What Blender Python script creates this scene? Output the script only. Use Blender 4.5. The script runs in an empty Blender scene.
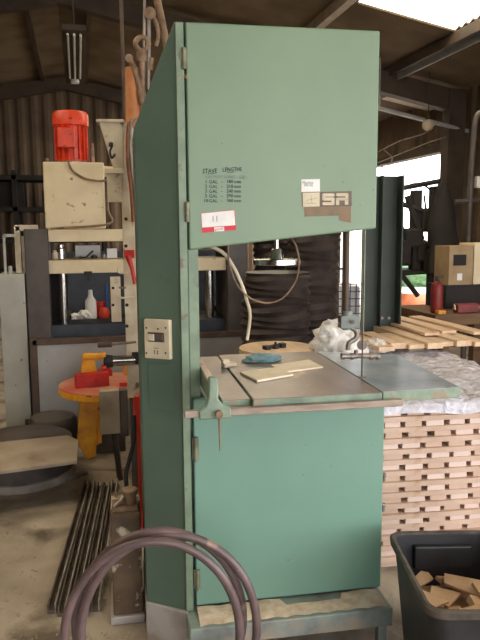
import bpy, bmesh, math, random
from mathutils import Vector, Matrix
random.seed(7)
S = bpy.context.scene
COL = S.collection
PI = math.pi
R = math.radians
# ------------------------------------------------------------------ camera
FPX = 670.0
PSI, TILT, ROLL = R(13.4), R(7.65), R(0.43)
CAM = Vector((0, 0, 1.62))
_f = Vector((math.sin(PSI)*math.cos(TILT), math.cos(PSI)*math.cos(TILT), -math.sin(TILT)))
_r = Vector((math.cos(PSI), -math.sin(PSI), 0))
_u = _r.cross(_f)
RX = _r*math.cos(ROLL) - _u*math.sin(ROLL)
UX = _u*math.cos(ROLL) + _r*math.sin(ROLL)
cd = bpy.data.cameras.new('camera'); cam = bpy.data.objects.new('camera', cd); COL.objects.link(cam)
cd.sensor_fit = 'VERTICAL'; cd.sensor_height = 24; cd.lens = FPX/640*24
cd.clip_start = 0.05; cd.clip_end = 300
m = Matrix.Identity(4)
for i in range(3):
    m[i][0] = RX[i]; m[i][1] = UX[i]; m[i][2] = -_f[i]; m[i][3] = CAM[i]
cam.matrix_world = m
S.camera = cam

def ray(px, py):
    return _f + RX*((px-240)/FPX) + UX*((320-py)/FPX)
def dep(px, py, d):
    return CAM + ray(px, py)*d
def onz(px, py, z):
    r = ray(px, py); return CAM + r*((z-CAM.z)/r.z)

class Frame:
    """origin on the floor, yaw about z; local y points away from the camera side"""
    def __init__(s, o, yaw):
        s.o = Vector((o[0], o[1], o[2] if len(o) > 2 else 0)); s.yaw = yaw
        s.M = Matrix.Translation(s.o) @ Matrix.Rotation(yaw, 4, 'Z'); s.I = s.M.inverted()
    def loc(s, px, py, v=0.0):                # point of the pixel's ray on the local plane y = v
        c = s.I @ CAM; d = s.I.to_3x3() @ ray(px, py)
        return c + d*((v-c.y)/d.y)
    def z(s, px, py, z):
        return s.I @ onz(px, py, z)
    def side(s, px, py, x):
        c = s.I @ CAM; d = s.I.to_3x3() @ ray(px, py)
        return c + d*((x-c.x)/d.x)
    def rect(s, x0, y0, x1, y1, v=0.0):
        xm, ym = (x0+x1)/2, (y0+y1)/2
        return s.loc(x0, ym, v).x, s.loc(x1, ym, v).x, s.loc(xm, y1, v).z, s.loc(xm, y0, v).z
WF = Frame((0, 0, 0), 0)

# ------------------------------------------------------------------ materials
def mat(name, c1, c2=None, rough=0.6, metal=0.0, scale=6.0, lo=0.4, hi=0.65, bump=0.0, bscale=40.0,
        c3=None, s3=2.0, lo3=0.6, hi3=0.68, stretch=(1, 1, 1), coat=0.0, detail=6):
    M = bpy.data.materials.new(name); M.use_nodes = True
    nt = M.node_tree; N = nt.nodes; L = nt.links; b = N['Principled BSDF']
    b.inputs['Roughness'].default_value = rough; b.inputs['Metallic'].default_value = metal
    if coat: b.inputs['Coat Weight'].default_value = coat
    tc = N.new('ShaderNodeTexCoord'); mp = N.new('ShaderNodeMapping'); mp.inputs['Scale'].default_value = stretch
    L.new(tc.outputs['Object'], mp.inputs['Vector'])
    def noise(sc, det=detail):
        n = N.new('ShaderNodeTexNoise'); n.inputs['Scale'].default_value = sc; n.inputs['Detail'].default_value = det
        L.new(mp.outputs[0], n.inputs['Vector']); return n
    def ramp(n, a, z, out=None):
        r = N.new('ShaderNodeMapRange'); r.inputs[1].default_value = a; r.inputs[2].default_value = z
        L.new(n.outputs[0], r.inputs[0]); return r
    def mix(fac, a, bcol):
        x = N.new('ShaderNodeMix'); x.data_type = 'RGBA'
        L.new(fac.outputs[0], x.inputs[0])
        if isinstance(a, tuple): x.inputs[6].default_value = (*a, 1)
        else: L.new(a, x.inputs[6])
        x.inputs[7].default_value = (*bcol, 1); return x.outputs[2]
    c = c1
    if c2: c = mix(ramp(noise(scale), lo, hi), c1, c2)
    if c3: c = mix(ramp(noise(s3, 9), lo3, hi3), c, c3)
    if isinstance(c, tuple): b.inputs['Base Color'].default_value = (*c, 1)
    else: L.new(c, b.inputs['Base Color'])
    if bump:
        bp = N.new('ShaderNodeBump'); bp.inputs['Strength'].default_value = bump; bp.inputs['Distance'].default_value = 0.01
        L.new(noise(bscale).outputs[0], bp.inputs['Height']); L.new(bp.outputs[0], b.inputs['Normal'])
    return M
def srgb(r, g, b):
    f = lambda c: ((c/255+0.055)/1.055)**2.4 if c > 10 else c/255/12.92
    return (f(r), f(g), f(b))
M = {}
M['green'] = mat('green_paint', srgb(124, 148, 122), srgb(116, 140, 116), .42, 0, 2.0, .35, .7, .03, 60, srgb(98, 122, 102), 7, .74, .84)
M['green_low'] = mat('green_paint_lower', srgb(118, 156, 140), srgb(110, 148, 132), .42, 0, 2.2, .35, .7, .03, 60, srgb(92, 126, 112), 8, .74, .84)
M['green_shade'] = mat('green_paint_shaded', srgb(88, 108, 94), srgb(78, 98, 84), .5, 0, 3.0, .35, .7, .05, 60, srgb(70, 80, 66), 5, .6, .75)  # column green, darkened to paint in the shade on its side face
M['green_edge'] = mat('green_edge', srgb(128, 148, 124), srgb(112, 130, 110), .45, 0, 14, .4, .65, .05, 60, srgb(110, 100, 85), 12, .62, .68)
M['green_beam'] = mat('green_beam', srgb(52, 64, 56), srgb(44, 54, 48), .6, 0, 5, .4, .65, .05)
M['green_old'] = mat('green_worn', srgb(140, 160, 140), srgb(112, 130, 114), .5, 0, 12, .4, .65, .1, 50, srgb(150, 140, 120), 18, .6, .66)
M['steel_bare'] = mat('bare_steel', srgb(150, 142, 134), srgb(120, 108, 98), .42, .6, 14, .4, .7, .1, 80, stretch=(1, 1, 1))
M['steel_rail'] = mat('steel_rail', srgb(165, 150, 138), srgb(120, 104, 92), .45, .5, 20, .4, .7, .1, 80, stretch=(.3, 1, 1))
M['chrome'] = mat('chrome', srgb(215, 212, 208), srgb(180, 176, 172), .18, 1.0, 4)
M['table_top'] = mat('worn_table_top', srgb(148, 128, 116), srgb(112, 98, 92), .3, .1, 5, .35, .7, .08, 60, srgb(168, 144, 124), 9, .6, .68, stretch=(1, .5, 1))
M['table_ext'] = mat('table_plate', srgb(186, 196, 208), srgb(160, 172, 184), .22, .15, 8, .35, .7, .05, 60)  # pale blue base colour paints in a bright reflection on the extension
M['hinge'] = mat('hinge_metal', srgb(128, 130, 108), srgb(98, 96, 78), .5, .3, 30)
M['dust'] = mat('sawdust', srgb(224, 206, 184), srgb(196, 172, 146), .95, 0, 22, .4, .65, .5, 200)
M['base'] = mat('base_paint', srgb(142, 156, 150), srgb(120, 122, 120), .55, 0, 7, .4, .6, .1, 60, srgb(160, 145, 128), 5, .56, .66)
M['skirt'] = mat('scuffed_grey', srgb(182, 176, 172), srgb(150, 140, 130), .5, .1, 6, .4, .62, .1, 60)
M['white'] = mat('white_plastic', srgb(232, 230, 226), srgb(222, 218, 212), .5, 0, 10)
M['paper'] = mat('paper', srgb(238, 238, 236), srgb(228, 226, 226), .7, 0, 20)
M['red_label'] = mat('red_label', srgb(206, 44, 62), None, .55)
M['ink'] = mat('ink', srgb(38, 52, 44), None, .7)
M['ink_faint'] = mat('ink_faint', srgb(112, 130, 114), None, .7)
M['logo_bg'] = mat('logo_brown', srgb(104, 88, 76), srgb(90, 76, 66), .5, 0, 20)
M['residue'] = mat('glue_residue', srgb(142, 118, 98), srgb(124, 112, 92), .8, 0, 25, .35, .65)
M['cream_box'] = mat('aged_cream', srgb(214, 202, 176), srgb(190, 178, 150), .6, 0, 9, .4, .62, .04, 60, srgb(120, 108, 88), 30, .66, .7)
M['cream'] = mat('cream_paint', srgb(226, 210, 174), srgb(212, 194, 156), .5, 0, 4, .4, .62, .04, 60, srgb(140, 112, 78), 14, .66, .72)
M['cream_pale'] = mat('cream_pale', srgb(216, 204, 180), srgb(194, 178, 150), .55, 0, 8, .4, .62, .04, 60, srgb(120, 98, 74), 12, .62, .7)
M['press_dark'] = mat('press_dark', srgb(86, 78, 72), srgb(70, 62, 58), .5, .1, 5, .4, .62, .05)
M['panel'] = mat('guard_panel', srgb(178, 178, 176), srgb(160, 158, 156), .35, .1, 2.5, .4, .62, .02, 60, srgb(130, 124, 118), 30, .68, .72)
M['panel_rail'] = mat('rail_brown', srgb(96, 76, 62), srgb(76, 60, 50), .55, .1, 12)
M['cabinet'] = mat('grey_cabinet', srgb(176, 176, 166), srgb(160, 158, 148), .5, .1, 4, .4, .62, .03, 60, srgb(120, 116, 106), 20, .68, .73)
M['slate'] = mat('slate_blue', srgb(70, 76, 86), srgb(56, 60, 70), .45, .2, 6)
M['red_motor'] = mat('red_orange_paint', srgb(226, 72, 38), srgb(200, 60, 32), .4, 0, 10, .4, .62, .04, 60, srgb(120, 40, 26), 24, .64, .7)
M['red'] = mat('red_paint', srgb(196, 40, 30), srgb(166, 34, 28), .42, 0, 14, .4, .62, .05)
M['red_dull'] = mat('dull_red_paint', srgb(128, 36, 34), srgb(108, 32, 30), .5, 0, 14)
M['pink_red'] = mat('worn_red_top', srgb(186, 88, 72), srgb(180, 136, 104), .5, 0, 5, .4, .62, .05)
M['yellow'] = mat('yellow_paint', srgb(232, 164, 36), srgb(206, 136, 30), .45, 0, 10, .4, .62, .05, 60, srgb(110, 70, 30), 20, .64, .7)
M['orange'] = mat('orange_paint', srgb(206, 138, 84), srgb(180, 112, 66), .5, 0, 8, .4, .62, .05)
M['rust_steel'] = mat('brown_steel', srgb(150, 124, 98), srgb(112, 88, 68), .5, .35, 18, .4, .65, .1)
M['copper'] = mat('copper_pipe', srgb(176, 112, 78), srgb(140, 100, 74), .4, .5, 18)
M['black'] = mat('black_rubber', srgb(30, 28, 27), srgb(42, 38, 36), .6, 0, 8)
M['black_plastic'] = mat('black_bin_plastic', srgb(46, 46, 50), srgb(34, 33, 36), .45, 0, 8, .4, .62, .06, 60, srgb(88, 76, 64), 6, .62, .75)
M['bin_rim'] = mat('bin_rim_scuffed', srgb(92, 82, 74), srgb(66, 60, 56), .55, 0, 20)
M['hose'] = mat('purple_brown_hose', srgb(112, 92, 92), srgb(90, 74, 74), .38, .05, 9, .4, .62, .05, 60, srgb(150, 126, 112), 14, .62, .7)
M['duct'] = mat('dark_duct', srgb(62, 52, 48), srgb(44, 36, 34), .5, 0, 10, .4, .62, .3, 30)
M['wood_pale'] = mat('pale_board', srgb(226, 204, 194), srgb(212, 188, 176), .7, 0, 5, .35, .65, .08, 60, stretch=(1, 1, 1), c3=srgb(180, 142, 110), s3=11, lo3=.6, hi3=.75)
M['wood_pale2'] = mat('pale_board_b', srgb(208, 180, 162), srgb(190, 162, 142), .7, 0, 6, .35, .65, .08, 60, c3=srgb(170, 134, 102), s3=9, lo3=.6, hi3=.75)
M['stave'] = mat('fresh_wood', srgb(252, 238, 212), srgb(246, 226, 196), .6, 0, 12)
M['plank'] = mat('plank', srgb(228, 200, 168), srgb(208, 176, 144), .65, 0, 4, .35, .65, .08, 60, stretch=(6, .6, 6))
M['offcut'] = mat('offcut', srgb(222, 188, 156), srgb(198, 162, 128), .7, 0, 8, .35, .65, .1)
M['sheet_wood'] = mat('plywood', srgb(170, 156, 138), srgb(146, 132, 114), .75, 0, 4, .35, .65, .1, 60, srgb(120, 98, 80), 3, .6, .72)
M['drum'] = mat('drum_grey', srgb(92, 84, 78), srgb(70, 62, 58), .55, .2, 5, .4, .62, .05)
M['drum_foot'] = mat('drum_foot', srgb(158, 150, 138), srgb(120, 112, 100), .6, .1, 7)
M['concrete'] = mat('dusty_concrete', srgb(182, 170, 152), srgb(150, 138, 122), .9, 0, 3.2, .35, .65, .9, 24, srgb(104, 92, 78), 2.6, .53, .66)
M['corr'] = mat('brown_cladding', srgb(108, 88, 68), srgb(86, 70, 54), .7, .1, 2, .4, .62)
M['roof'] = mat('roof_sheet', srgb(120, 102, 80), srgb(98, 82, 62), .75, .1, 1.5, .4, .62)
M['frame'] = mat('frame_steel', srgb(82, 68, 54), srgb(64, 52, 42), .7, .2, 3)
M['frame_pale'] = mat('pale_purlin', srgb(176, 160, 140), srgb(150, 134, 116), .6, .2, 5)
M['dark'] = mat('dark_brown', srgb(44, 38, 34), srgb(32, 28, 26), .8, 0, 5)  # near-black brown shared by the dark background parts
M['tracks'] = mat('dark_track', srgb(104, 92, 80), srgb(76, 66, 58), .5, .2, 16, .4, .62, .1, 60, srgb(120, 104, 86), 12, .6, .7)
M['pedestal'] = mat('peeling_brown', srgb(104, 84, 62), srgb(78, 60, 44), .65, 0, 8, .4, .62, .15, 60, srgb(186, 174, 152), 9, .56, .6)
M['cardboard'] = mat('cardboard', srgb(172, 148, 112), srgb(150, 126, 94), .8, 0, 6)
M['blue_cloth'] = mat('blue_cloth', srgb(126, 156, 158), srgb(104, 136, 142), .85, 0, 12, .4, .62, .3, 60)
M['bench'] = mat('bench_wood', srgb(112, 82, 54), srgb(88, 62, 42), .7, 0, 6, stretch=(.5, 4, 4))
M['terracotta'] = mat('orange_drum', srgb(214, 130, 92), srgb(190, 106, 72), .6, 0, 6)
M['outside'] = mat('outside_ground', srgb(196, 186, 170), srgb(170, 160, 146), .9, 0, 2)
M['pale_wall'] = mat('outside_wall', srgb(210, 204, 196), srgb(192, 186, 176), .9, 0, 2)
M['leaf'] = mat('leaf_green', srgb(96, 132, 92), srgb(70, 104, 66), .7, 0, 12)
M['blue'] = mat('blue_plastic', srgb(52, 92, 158), srgb(42, 78, 140), .4)
M['tube_off'] = mat('fluorescent_tube', srgb(226, 224, 216), None, .3)
def film(name, tr, col=(.9, .92, .98), rough=.12, bump=.6, bs=18):
    X = bpy.data.materials.new(name); X.use_nodes = True; nt = X.node_tree; N = nt.nodes; L = nt.links
    b = N['Principled BSDF']; b.inputs['Base Color'].default_value = (*col, 1); b.inputs['Roughness'].default_value = rough
    t = N.new('ShaderNodeBsdfTransparent'); mx = N.new('ShaderNodeMixShader')
    tc = N.new('ShaderNodeTexCoord'); n = N.new('ShaderNodeTexNoise'); n.inputs['Scale'].default_value = bs; n.inputs['Detail'].default_value = 5
    n.inputs['Distortion'].default_value = 1.5
    L.new(tc.outputs['Object'], n.inputs['Vector'])
    mr = N.new('ShaderNodeMapRange'); mr.inputs[1].default_value = .35; mr.inputs[2].default_value = .7
    mr.inputs[3].default_value = max(0, 1-tr-.2); mr.inputs[4].default_value = min(1, 1-tr+.25)
    L.new(n.outputs[0], mr.inputs[0]); L.new(mr.outputs[0], mx.inputs[0])
    L.new(t.outputs[0], mx.inputs[1]); L.new(b.outputs[0], mx.inputs[2])
    bp = N.new('ShaderNodeBump'); bp.inputs['Strength'].default_value = bump; bp.inputs['Distance'].default_value = .03
    L.new(n.outputs[0], bp.inputs['Height']); L.new(bp.outputs[0], b.inputs['Normal'])
    L.new(mx.outputs[0], N['Material Output'].inputs[0]); return X
M['film'] = film('stretch_film', .25, (.84, .85, .97), .12, .8, 12)
M['film2'] = film('plastic_bag', .35, (.93, .9, .86), .25, .7, 14)
M['bottle'] = film('clear_bottle', .5, (.7, .8, .9), .1, .1)
def skyl():
    X = bpy.data.materials.new('rooflight_sheet'); X.use_nodes = True; nt = X.node_tree; N = nt.nodes; L = nt.links
    t = N.new('ShaderNodeBsdfTransparent'); t.inputs[0].default_value = (1, .93, .8, 1)
    d = N.new('ShaderNodeBsdfTranslucent'); d.inputs[0].default_value = (1, .9, .72, 1)
    mx = N.new('ShaderNodeMixShader'); mx.inputs[0].default_value = .35
    L.new(t.outputs[0], mx.inputs[1]); L.new(d.outputs[0], mx.inputs[2]); L.new(mx.outputs[0], N['Material Output'].inputs[0])
    return X
M['skylight'] = skyl()

# ------------------------------------------------------------------ mesh builder
class MB:
    def __init__(s): s.b = bmesh.new()
    def _verts(s, pts): return [s.b.verts.new(p) for p in pts]
    def hexa(s, p):                     # 8 points: bottom 4 ccw, top 4 ccw
        v = s._verts(p)
        for f in ((3, 2, 1, 0), (4, 5, 6, 7), (0, 1, 5, 4), (1, 2, 6, 5), (2, 3, 7, 6), (3, 0, 4, 7)):
            s.b.faces.new([v[i] for i in f])
        return s
    def box(s, x0, x1, y0, y1, z0, z1, rot=None, c=None):
        p = [Vector(q) for q in ((x0, y0, z0), (x1, y0, z0), (x1, y1, z0), (x0, y1, z0), (x0, y0, z1), (x1, y0, z1), (x1, y1, z1), (x0, y1, z1))]
        if rot is not None:
            c = Vector(c) if c is not None else Vector(((x0+x1)/2, (y0+y1)/2, (z0+z1)/2))
            p = [c + rot @ (q-c) for q in p]
        return s.hexa(p)
    def prism(s, poly, vec):
        vec = Vector(vec); a = s._verts([Vector(p) for p in poly]); b = s._verts([Vector(p)+vec for p in poly]); n = len(a)
        s.b.faces.new(a); s.b.faces.new(b[::-1])
        for i in range(n): s.b.faces.new((a[i], b[i], b[(i+1) % n], a[(i+1) % n]))
        return s
    def rings(s, rings, cap0=True, cap1=True, closed=False):
        R_ = [s._verts(r) for r in rings]; n = len(R_[0])
        k = len(R_)
        for i in range(k if closed else k-1):
            a, b = R_[i], R_[(i+1) % k]
            for j in range(n): s.b.faces.new((a[j], a[(j+1) % n], b[(j+1) % n], b[j]))
        if not closed:
            if cap0: s.b.faces.new(R_[0][::-1])
            if cap1: s.b.faces.new(R_[-1])
        return s
    def tube(s, path, r, seg=10, closed=False, ry=None):
        P = [Vector(p) for p in path]; n = len(P); rs = r if isinstance(r, (list, tuple)) else [r]*n
        out = []; prev = None
        for i in range(n):
            if closed: t = P[(i+1) % n]-P[i-1]
            else: t = P[min(i+1, n-1)]-P[max(i-1, 0)]
            t.normalize()
            if prev is None:
                a = Vector((0, 0, 1)) if abs(t.z) < .9 else Vector((0, 1, 0))
                u = t.cross(a).normalized()
            else:
                u = (prev - t*prev.dot(t)).normalized()
            prev = u; w = t.cross(u)
            out.append([P[i] + u*math.cos(2*PI*k/seg)*rs[i] + w*math.sin(2*PI*k/seg)*(ry if ry else rs[i]) for k in range(seg)])
        return s.rings(out, closed=closed)
    def cyl(s, p0, p1, r, r1=None, seg=20):
        return s.tube([p0, p1], [r, r if r1 is None else r1], seg)
    def lathe(s, prof, c=(0, 0, 0), seg=28):
        c = Vector(c)
        return s.rings([[c+Vector((r*math.cos(2*PI*k/seg), r*math.sin(2*PI*k/seg), z)) for k in range(seg)] for r, z in prof])
    def build(s, name, mt, parent=None, frame=None, bevel=0, smooth=False, seg=2, double=None):
        bmesh.ops.recalc_face_normals(s.b, faces=s.b.faces)
        me = bpy.data.meshes.new(name); s.b.to_mesh(me); s.b.free()
        mt = M[mt] if isinstance(mt, str) else mt
        me.materials.append(mt)
        if smooth:
            for p in me.polygons: p.use_smooth = True
            try: me.set_sharp_from_angle(angle=R(38))
            except Exception: pass
        o = bpy.data.objects.new(name, me); COL.objects.link(o)
        if parent: o.parent = parent
        if frame: o.matrix_world = frame.M
        if bevel:
            bv = o.modifiers.new('b', 'BEVEL'); bv.width = bevel; bv.segments = seg; bv.limit_method = 'ANGLE'; bv.angle_limit = R(35)
        return o
def tag(o, label=None, cat=None, group=None, kind=None):
    if label: o['label'] = label
    if cat: o['category'] = cat
    if group: o['group'] = group
    if kind: o['kind'] = kind
    return o
def thing(name, label, cat, fr, group=None):
    o = bpy.data.objects.new(name, None); COL.objects.link(o); o.matrix_world = fr.M; o.empty_display_size = .1
    return tag(o, label, cat, group)
def struct(o): o['kind'] = 'structure'; return o
def arc(c, r, a0, a1, n, ax=(1, 0, 0), ay=(0, 0, 1)):
    c = Vector(c); ax = Vector(ax); ay = Vector(ay)
    return [c+ax*r*math.cos(a0+(a1-a0)*i/n)+ay*r*math.sin(a0+(a1-a0)*i/n) for i in range(n+1)]
def smoothpath(pts, n=8):
    P = [Vector(p) for p in pts]; out = []
    for i in range(len(P)-1):
        p0, p1, p2, p3 = P[max(i-1, 0)], P[i], P[i+1], P[min(i+2, len(P)-1)]
        for k in range(n):
            t = k/n
            out.append(.5*((2*p1)+(p2-p0)*t+(2*p0-5*p1+4*p2-p3)*t*t+(3*p1-p0-3*p2+p3)*t**3))
    out.append(P[-1]); return out
def text(body, size, name, mt, parent, mw, ext=.0004, shear=0, spacing=1.0, line=1.0, ox=0):
    c = bpy.data.curves.new(name, 'FONT'); c.body = body; c.size = size; c.extrude = ext; c.shear = shear
    c.space_character = spacing; c.space_line = line; c.resolution_u = 2; c.offset = ox
    o = bpy.data.objects.new(name+'_src', c); COL.objects.link(o)
    me = bpy.data.meshes.new_from_object(o.evaluated_get(bpy.context.evaluated_depsgraph_get()))
    bpy.data.objects.remove(o)
    me.materials.clear(); me.materials.append(M[mt])
    q = bpy.data.objects.new(name, me); COL.objects.link(q); q.parent = parent; q.matrix_local = mw
    return q

# ------------------------------------------------------------------ the building
XL, XR, YF, YB = -8.0, 5.5, -4.5, 14.3
RIDX, RIDZ, PIT = -0.15, 4.68, 0.19
def roofz(x): return RIDZ - PIT*abs(x-RIDX)
def onroof(px, py, off=0.0):     # right slope
    r = ray(px, py); # z = RIDZ - PIT*(x-RIDX) - off
    t = (RIDZ-off+PIT*RIDX-CAM.z-PIT*CAM.x)/(r.z+PIT*r.x); return CAM+r*t
g = MB(); g.box(XL, XR, YF, YB, -.15, 0); struct(g.build('floor', 'concrete'))
g = MB(); g.box(XR+.2, XR+30, -10, 45, -.17, -.02); g.box(XL-8, XR+.2, YF-12, YF, -.17, -.02); struct(g.build('ground', 'outside'))
def corr(g, p0, p1, z0, z1a, z1b=None, pitch=.25, amp=.03, nrm=(0, 1, 0)):
    p0 = Vector(p0); p1 = Vector(p1); L_ = (p1-p0).length; n = int(L_/pitch*4); nrm = Vector(nrm)
    bot = []; top = []
    for i in range(n+1):
        t = i/n; k = i % 4; o = nrm*(amp if k in (1, 2) else 0)
        p = p0.lerp(p1, t)+o
        zt = z1a if z1b is None else (z1b(p.x))
        bot.append(g.b.verts.new((p.x, p.y, z0))); top.append(g.b.verts.new((p.x, p.y, zt)))
    for i in range(n): g.b.faces.new((bot[i], bot[i+1], top[i+1], top[i]))
def solid(o, t):
    s_ = o.modifiers.new('s', 'SOLIDIFY'); s_.thickness = t; return o
g = MB(); corr(g, (XL, YB, 0), (XR, YB, 0), 0, 0, lambda x: roofz(x)); struct(solid(g.build('wall_back', 'corr'), .02))
g = MB(); corr(g, (XL, YF, 0), (XL, YB, 0), 0, roofz(XL), nrm=(-1, 0, 0)); struct(solid(g.build('wall_left', 'corr'), .02))
# right wall with a big doorway
DY0, DY1, DZ = 9.45, 13.9, 2.78
g = MB(); corr(g, (XR, 1.8, 0), (XR, DY0, 0), 0, roofz(XR)+.05, nrm=(1, 0, 0)); corr(g, (XR, YF, 0), (XR, 1.8, 0), 3.1, roofz(XR)+.05, nrm=(1, 0, 0)); corr(g, (XR, DY1, 0), (XR, YB, 0), 0, roofz(XR)+.05, nrm=(1, 0, 0))
corr(g, (XR, DY0, 0), (XR, DY1, 0), DZ, roofz(XR)+.05, nrm=(1, 0, 0)); struct(solid(g.build('wall_right', 'corr'), .02))
g = MB(); corr(g, (XL, YF, 0), (-.8, YF, 0), 0, 0, lambda x: roofz(x)); corr(g, (-.8, YF, 0), (XR, YF, 0), 3.3, 0, lambda x: roofz(x)); struct(solid(g.build('wall_front', 'corr'), .02))
# roof sheets with seen and added rooflight openings: strips across the slope
c1, c2 = onroof(455, 30), onroof(360, 0)
SK = [(c2.x, c1.x, c1.y-1.9, c1.y)]       # the rooflight in view (right slope)
SK += [(1.4, 4.6, -2.9, -1.5), (-3.6, -.8, 2.3, 3.6), (1.8, 4.6, -.6, .6), (-3.4, -.9, 4.7, 5.7), (1.2, 2.9, 5.2, 6.6), (2.0, 4.1, 10.2, 13.2)]  # unseen rooflights, added to brighten the floor, press, table and film
print('skylight', SK[0])
def roofside(name, xa, xb):
    xs = sorted({xa, xb} | {v for s in SK for v in s[:2] if min(xa, xb) < v < max(xa, xb)})
    ys = sorted({YF, YB} | {v for s in SK for v in s[2:]})
    g = MB()
    for i in range(len(xs)-1):
        for j in range(len(ys)-1):
            cx, cy = (xs[i]+xs[i+1])/2, (ys[j]+ys[j+1])/2
            if any(s[0] < cx < s[1] and s[2] < cy < s[3] for s in SK): continue
            y0, y1 = ys[j], ys[j+1]; n = max(1, int(round((y1-y0)/.13)))*2
            prev = None
            for k in range(n+1):
                y = y0+(y1-y0)*k/n; dz = .03*(k % 2)
                cur = [g.b.verts.new((x, y, roofz(x)+dz)) for x in (xs[i], xs[i+1])]
                if prev: g.b.faces.new((prev[0], prev[1], cur[1], cur[0]))
                prev = cur
    return struct(solid(g.build(name, 'roof'), .02))
roofside('ceiling', XL, RIDX); roofside('ceiling_right', RIDX, XR)
for i, s in enumerate(SK):
    g = MB(); g.prism([(s[0]-.05, s[2]-.05, roofz(s[0]-.05)+.07), (s[1]+.05, s[2]-.05, roofz(s[1]+.05)+.07), (s[1]+.05, s[3]+.05, roofz(s[1]+.05)+.07), (s[0]-.05, s[3]+.05, roofz(s[0]-.05)+.07)], (0, 0, .008))
    struct(g.build('rooflight_seen_or_added_%d' % (i+1), 'skylight'))  # first sheet is the one in view, the rest cover added openings
# portal frames, ridge beam, purlins
g = MB()
for y in (13.9, 8.8, 3.7, -1.4):
    for xa, xb in ((RIDX, XL+.1), (RIDX, XR-.1)):
        p = [Vector((x, y, roofz(x)-.10-d)) for x, d in ((xa, 0), (xb, 0), (xb, .30), (xa, .22))]
        g.prism(p, (0, .16, 0))
for x, y in ((XL+.1, 13.9), (XL+.1, 8.8), (XR-.36, 13.9), (XR-.36, 8.8), (XR-.36, 3.7), (XL+.1, 3.7), (XL+.1, -1.4), (XR-.36, -1.4)):
    g.box(x, x+.26, y-.02, y+.18, 0, roofz(x+.26 if x > 0 else x)-.06)
struct(g.build('trim_1', 'frame'))
g = MB()
for dx in (-6.4, -4.8, -3.2, -1.6, -.4, .4, 4.4):
    x = RIDX+dx; z = roofz(x); g.box(x-.03, x+.03, YF+.1, YB-.1, z-.14, z-.02)
struct(g.build('trim_2', 'frame'))
# pale purlins running along the roof on the right
q1 = onroof(318, 27, .1)
g = MB()
g.box(q1.x-.05, q1.x+.05, YF+.1, YB-.1, roofz(q1.x)-.13, roofz(q1.x)-.01)
struct(g.build('trim_3', 'frame_pale'))
g = MB()
q2 = onroof(420, 100, .1); 
a, b = onroof(385, 96, .14), onroof(444, 112, .14)
g.box(min(a.x, b.x), XR-.05, q2.y-.25, q2.y+.25, 0, .01)
for v in g.b.verts: v.co.z += roofz(v.co.x)-.16
struct(g.build('trim_4', 'frame_pale'))
q3 = onroof(440, 59, .16)
g = MB(); g.box(q3.x-.014, q3.x+.014, 5.0, 9.8, roofz(q3.x)-.17, roofz(q3.x)-.03); struct(g.build('trim_6', 'panel'))
# door surround
g = MB()
g.box(XR-.08, XR+.1, DY0-.12, DY0, 0, DZ+.1); g.box(XR-.08, XR+.1, DY1, DY1+.12, 0, DZ+.1); g.box(XR-.08, XR+.1, DY0-.12, DY1+.12, DZ, DZ+.12)
struct(g.build('trim_5', 'frame'))

# ------------------------------------------------------------------ the bandsaw
o0 = dep(187, 230, 2.40)
BF = Frame((o0.x, o0.y, 0), -PSI + R(10))
saw = thing('bandsaw', 'tall pale green industrial bandsaw with upper and lower wheel doors, standing on a dusty base', 'bandsaw', BF)
def bl(px, py, v=0): return BF.loc(px, py, v)
# lower base
dl = bl(197.5, 607); dr = bl(381, 588); z0 = (dl.z+dr.z)/2 - .004
print('base z', dl, dr)
fl = BF.z(200, 629, z0).y; xr_ = BF.z(392, 606, z0).x
print('front v', fl, xr_)
cl = BF.loc(133, 130, .085); cl2 = BF.loc(148, 606, .085)
print('col left', cl, cl2)
XLc = (cl.x+cl2.x)/2; VS = .085
xs0 = (bl(173, 25, .0).x+bl(186, 500, .0).x)/2
xd0 = (bl(184, 25).x + bl(196, 606).x)/2
print('strip', xs0, xd0)
ztop = bl(184, 23).z; zslt = bl(174, 24, 0).z
# column (spine)
zs = BF.loc(133, 128, VS).z
g = MB()
yb = .42
plan = [(XLc, VS), (xs0-.006, -.004), (xs0, -.014), (xd0-.007, -.014), (xd0-.007, .03), (xd0+.035, .03), (xd0+.035, yb), (XLc, yb)]
g.prism([(x, y, z0-.01) for x, y in plan], (0, 0, ztop-z0+.01))
p1 = Vector((xs0-.004, 0, ztop)); p2 = Vector((XLc, 0, zs)); n = (p2-p1).cross(Vector((0, 1, 0))).normalized()
if n.z < 0: n = -n
geom = g.b.verts[:]+g.b.edges[:]+g.b.faces[:]
rr = bmesh.ops.bisect_plane(g.b, geom=geom, plane_co=p1, plane_no=n, clear_outer=True)
ed = [e for e in rr['geom_cut'] if isinstance(e, bmesh.types.BMEdge)]
bmesh.ops.contextual_create(g.b, geom=ed)
column = g.build('column', 'green_shade', saw, bevel=.006)
# narrow front flange of the column, left free of the painted side shade
g = MB(); g.box(xs0, xd0-.008, -.018, -.0135, z0, ztop-.004); g.build('flange', 'green_edge', column, bevel=.001)
g = MB(); g.box(xd0+.001, xd0+.0365, .0275, .031, bl(195, 420).z-.05, bl(191, 246).z+.02)
g.build('inner_flange', 'green_edge', column)
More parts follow.
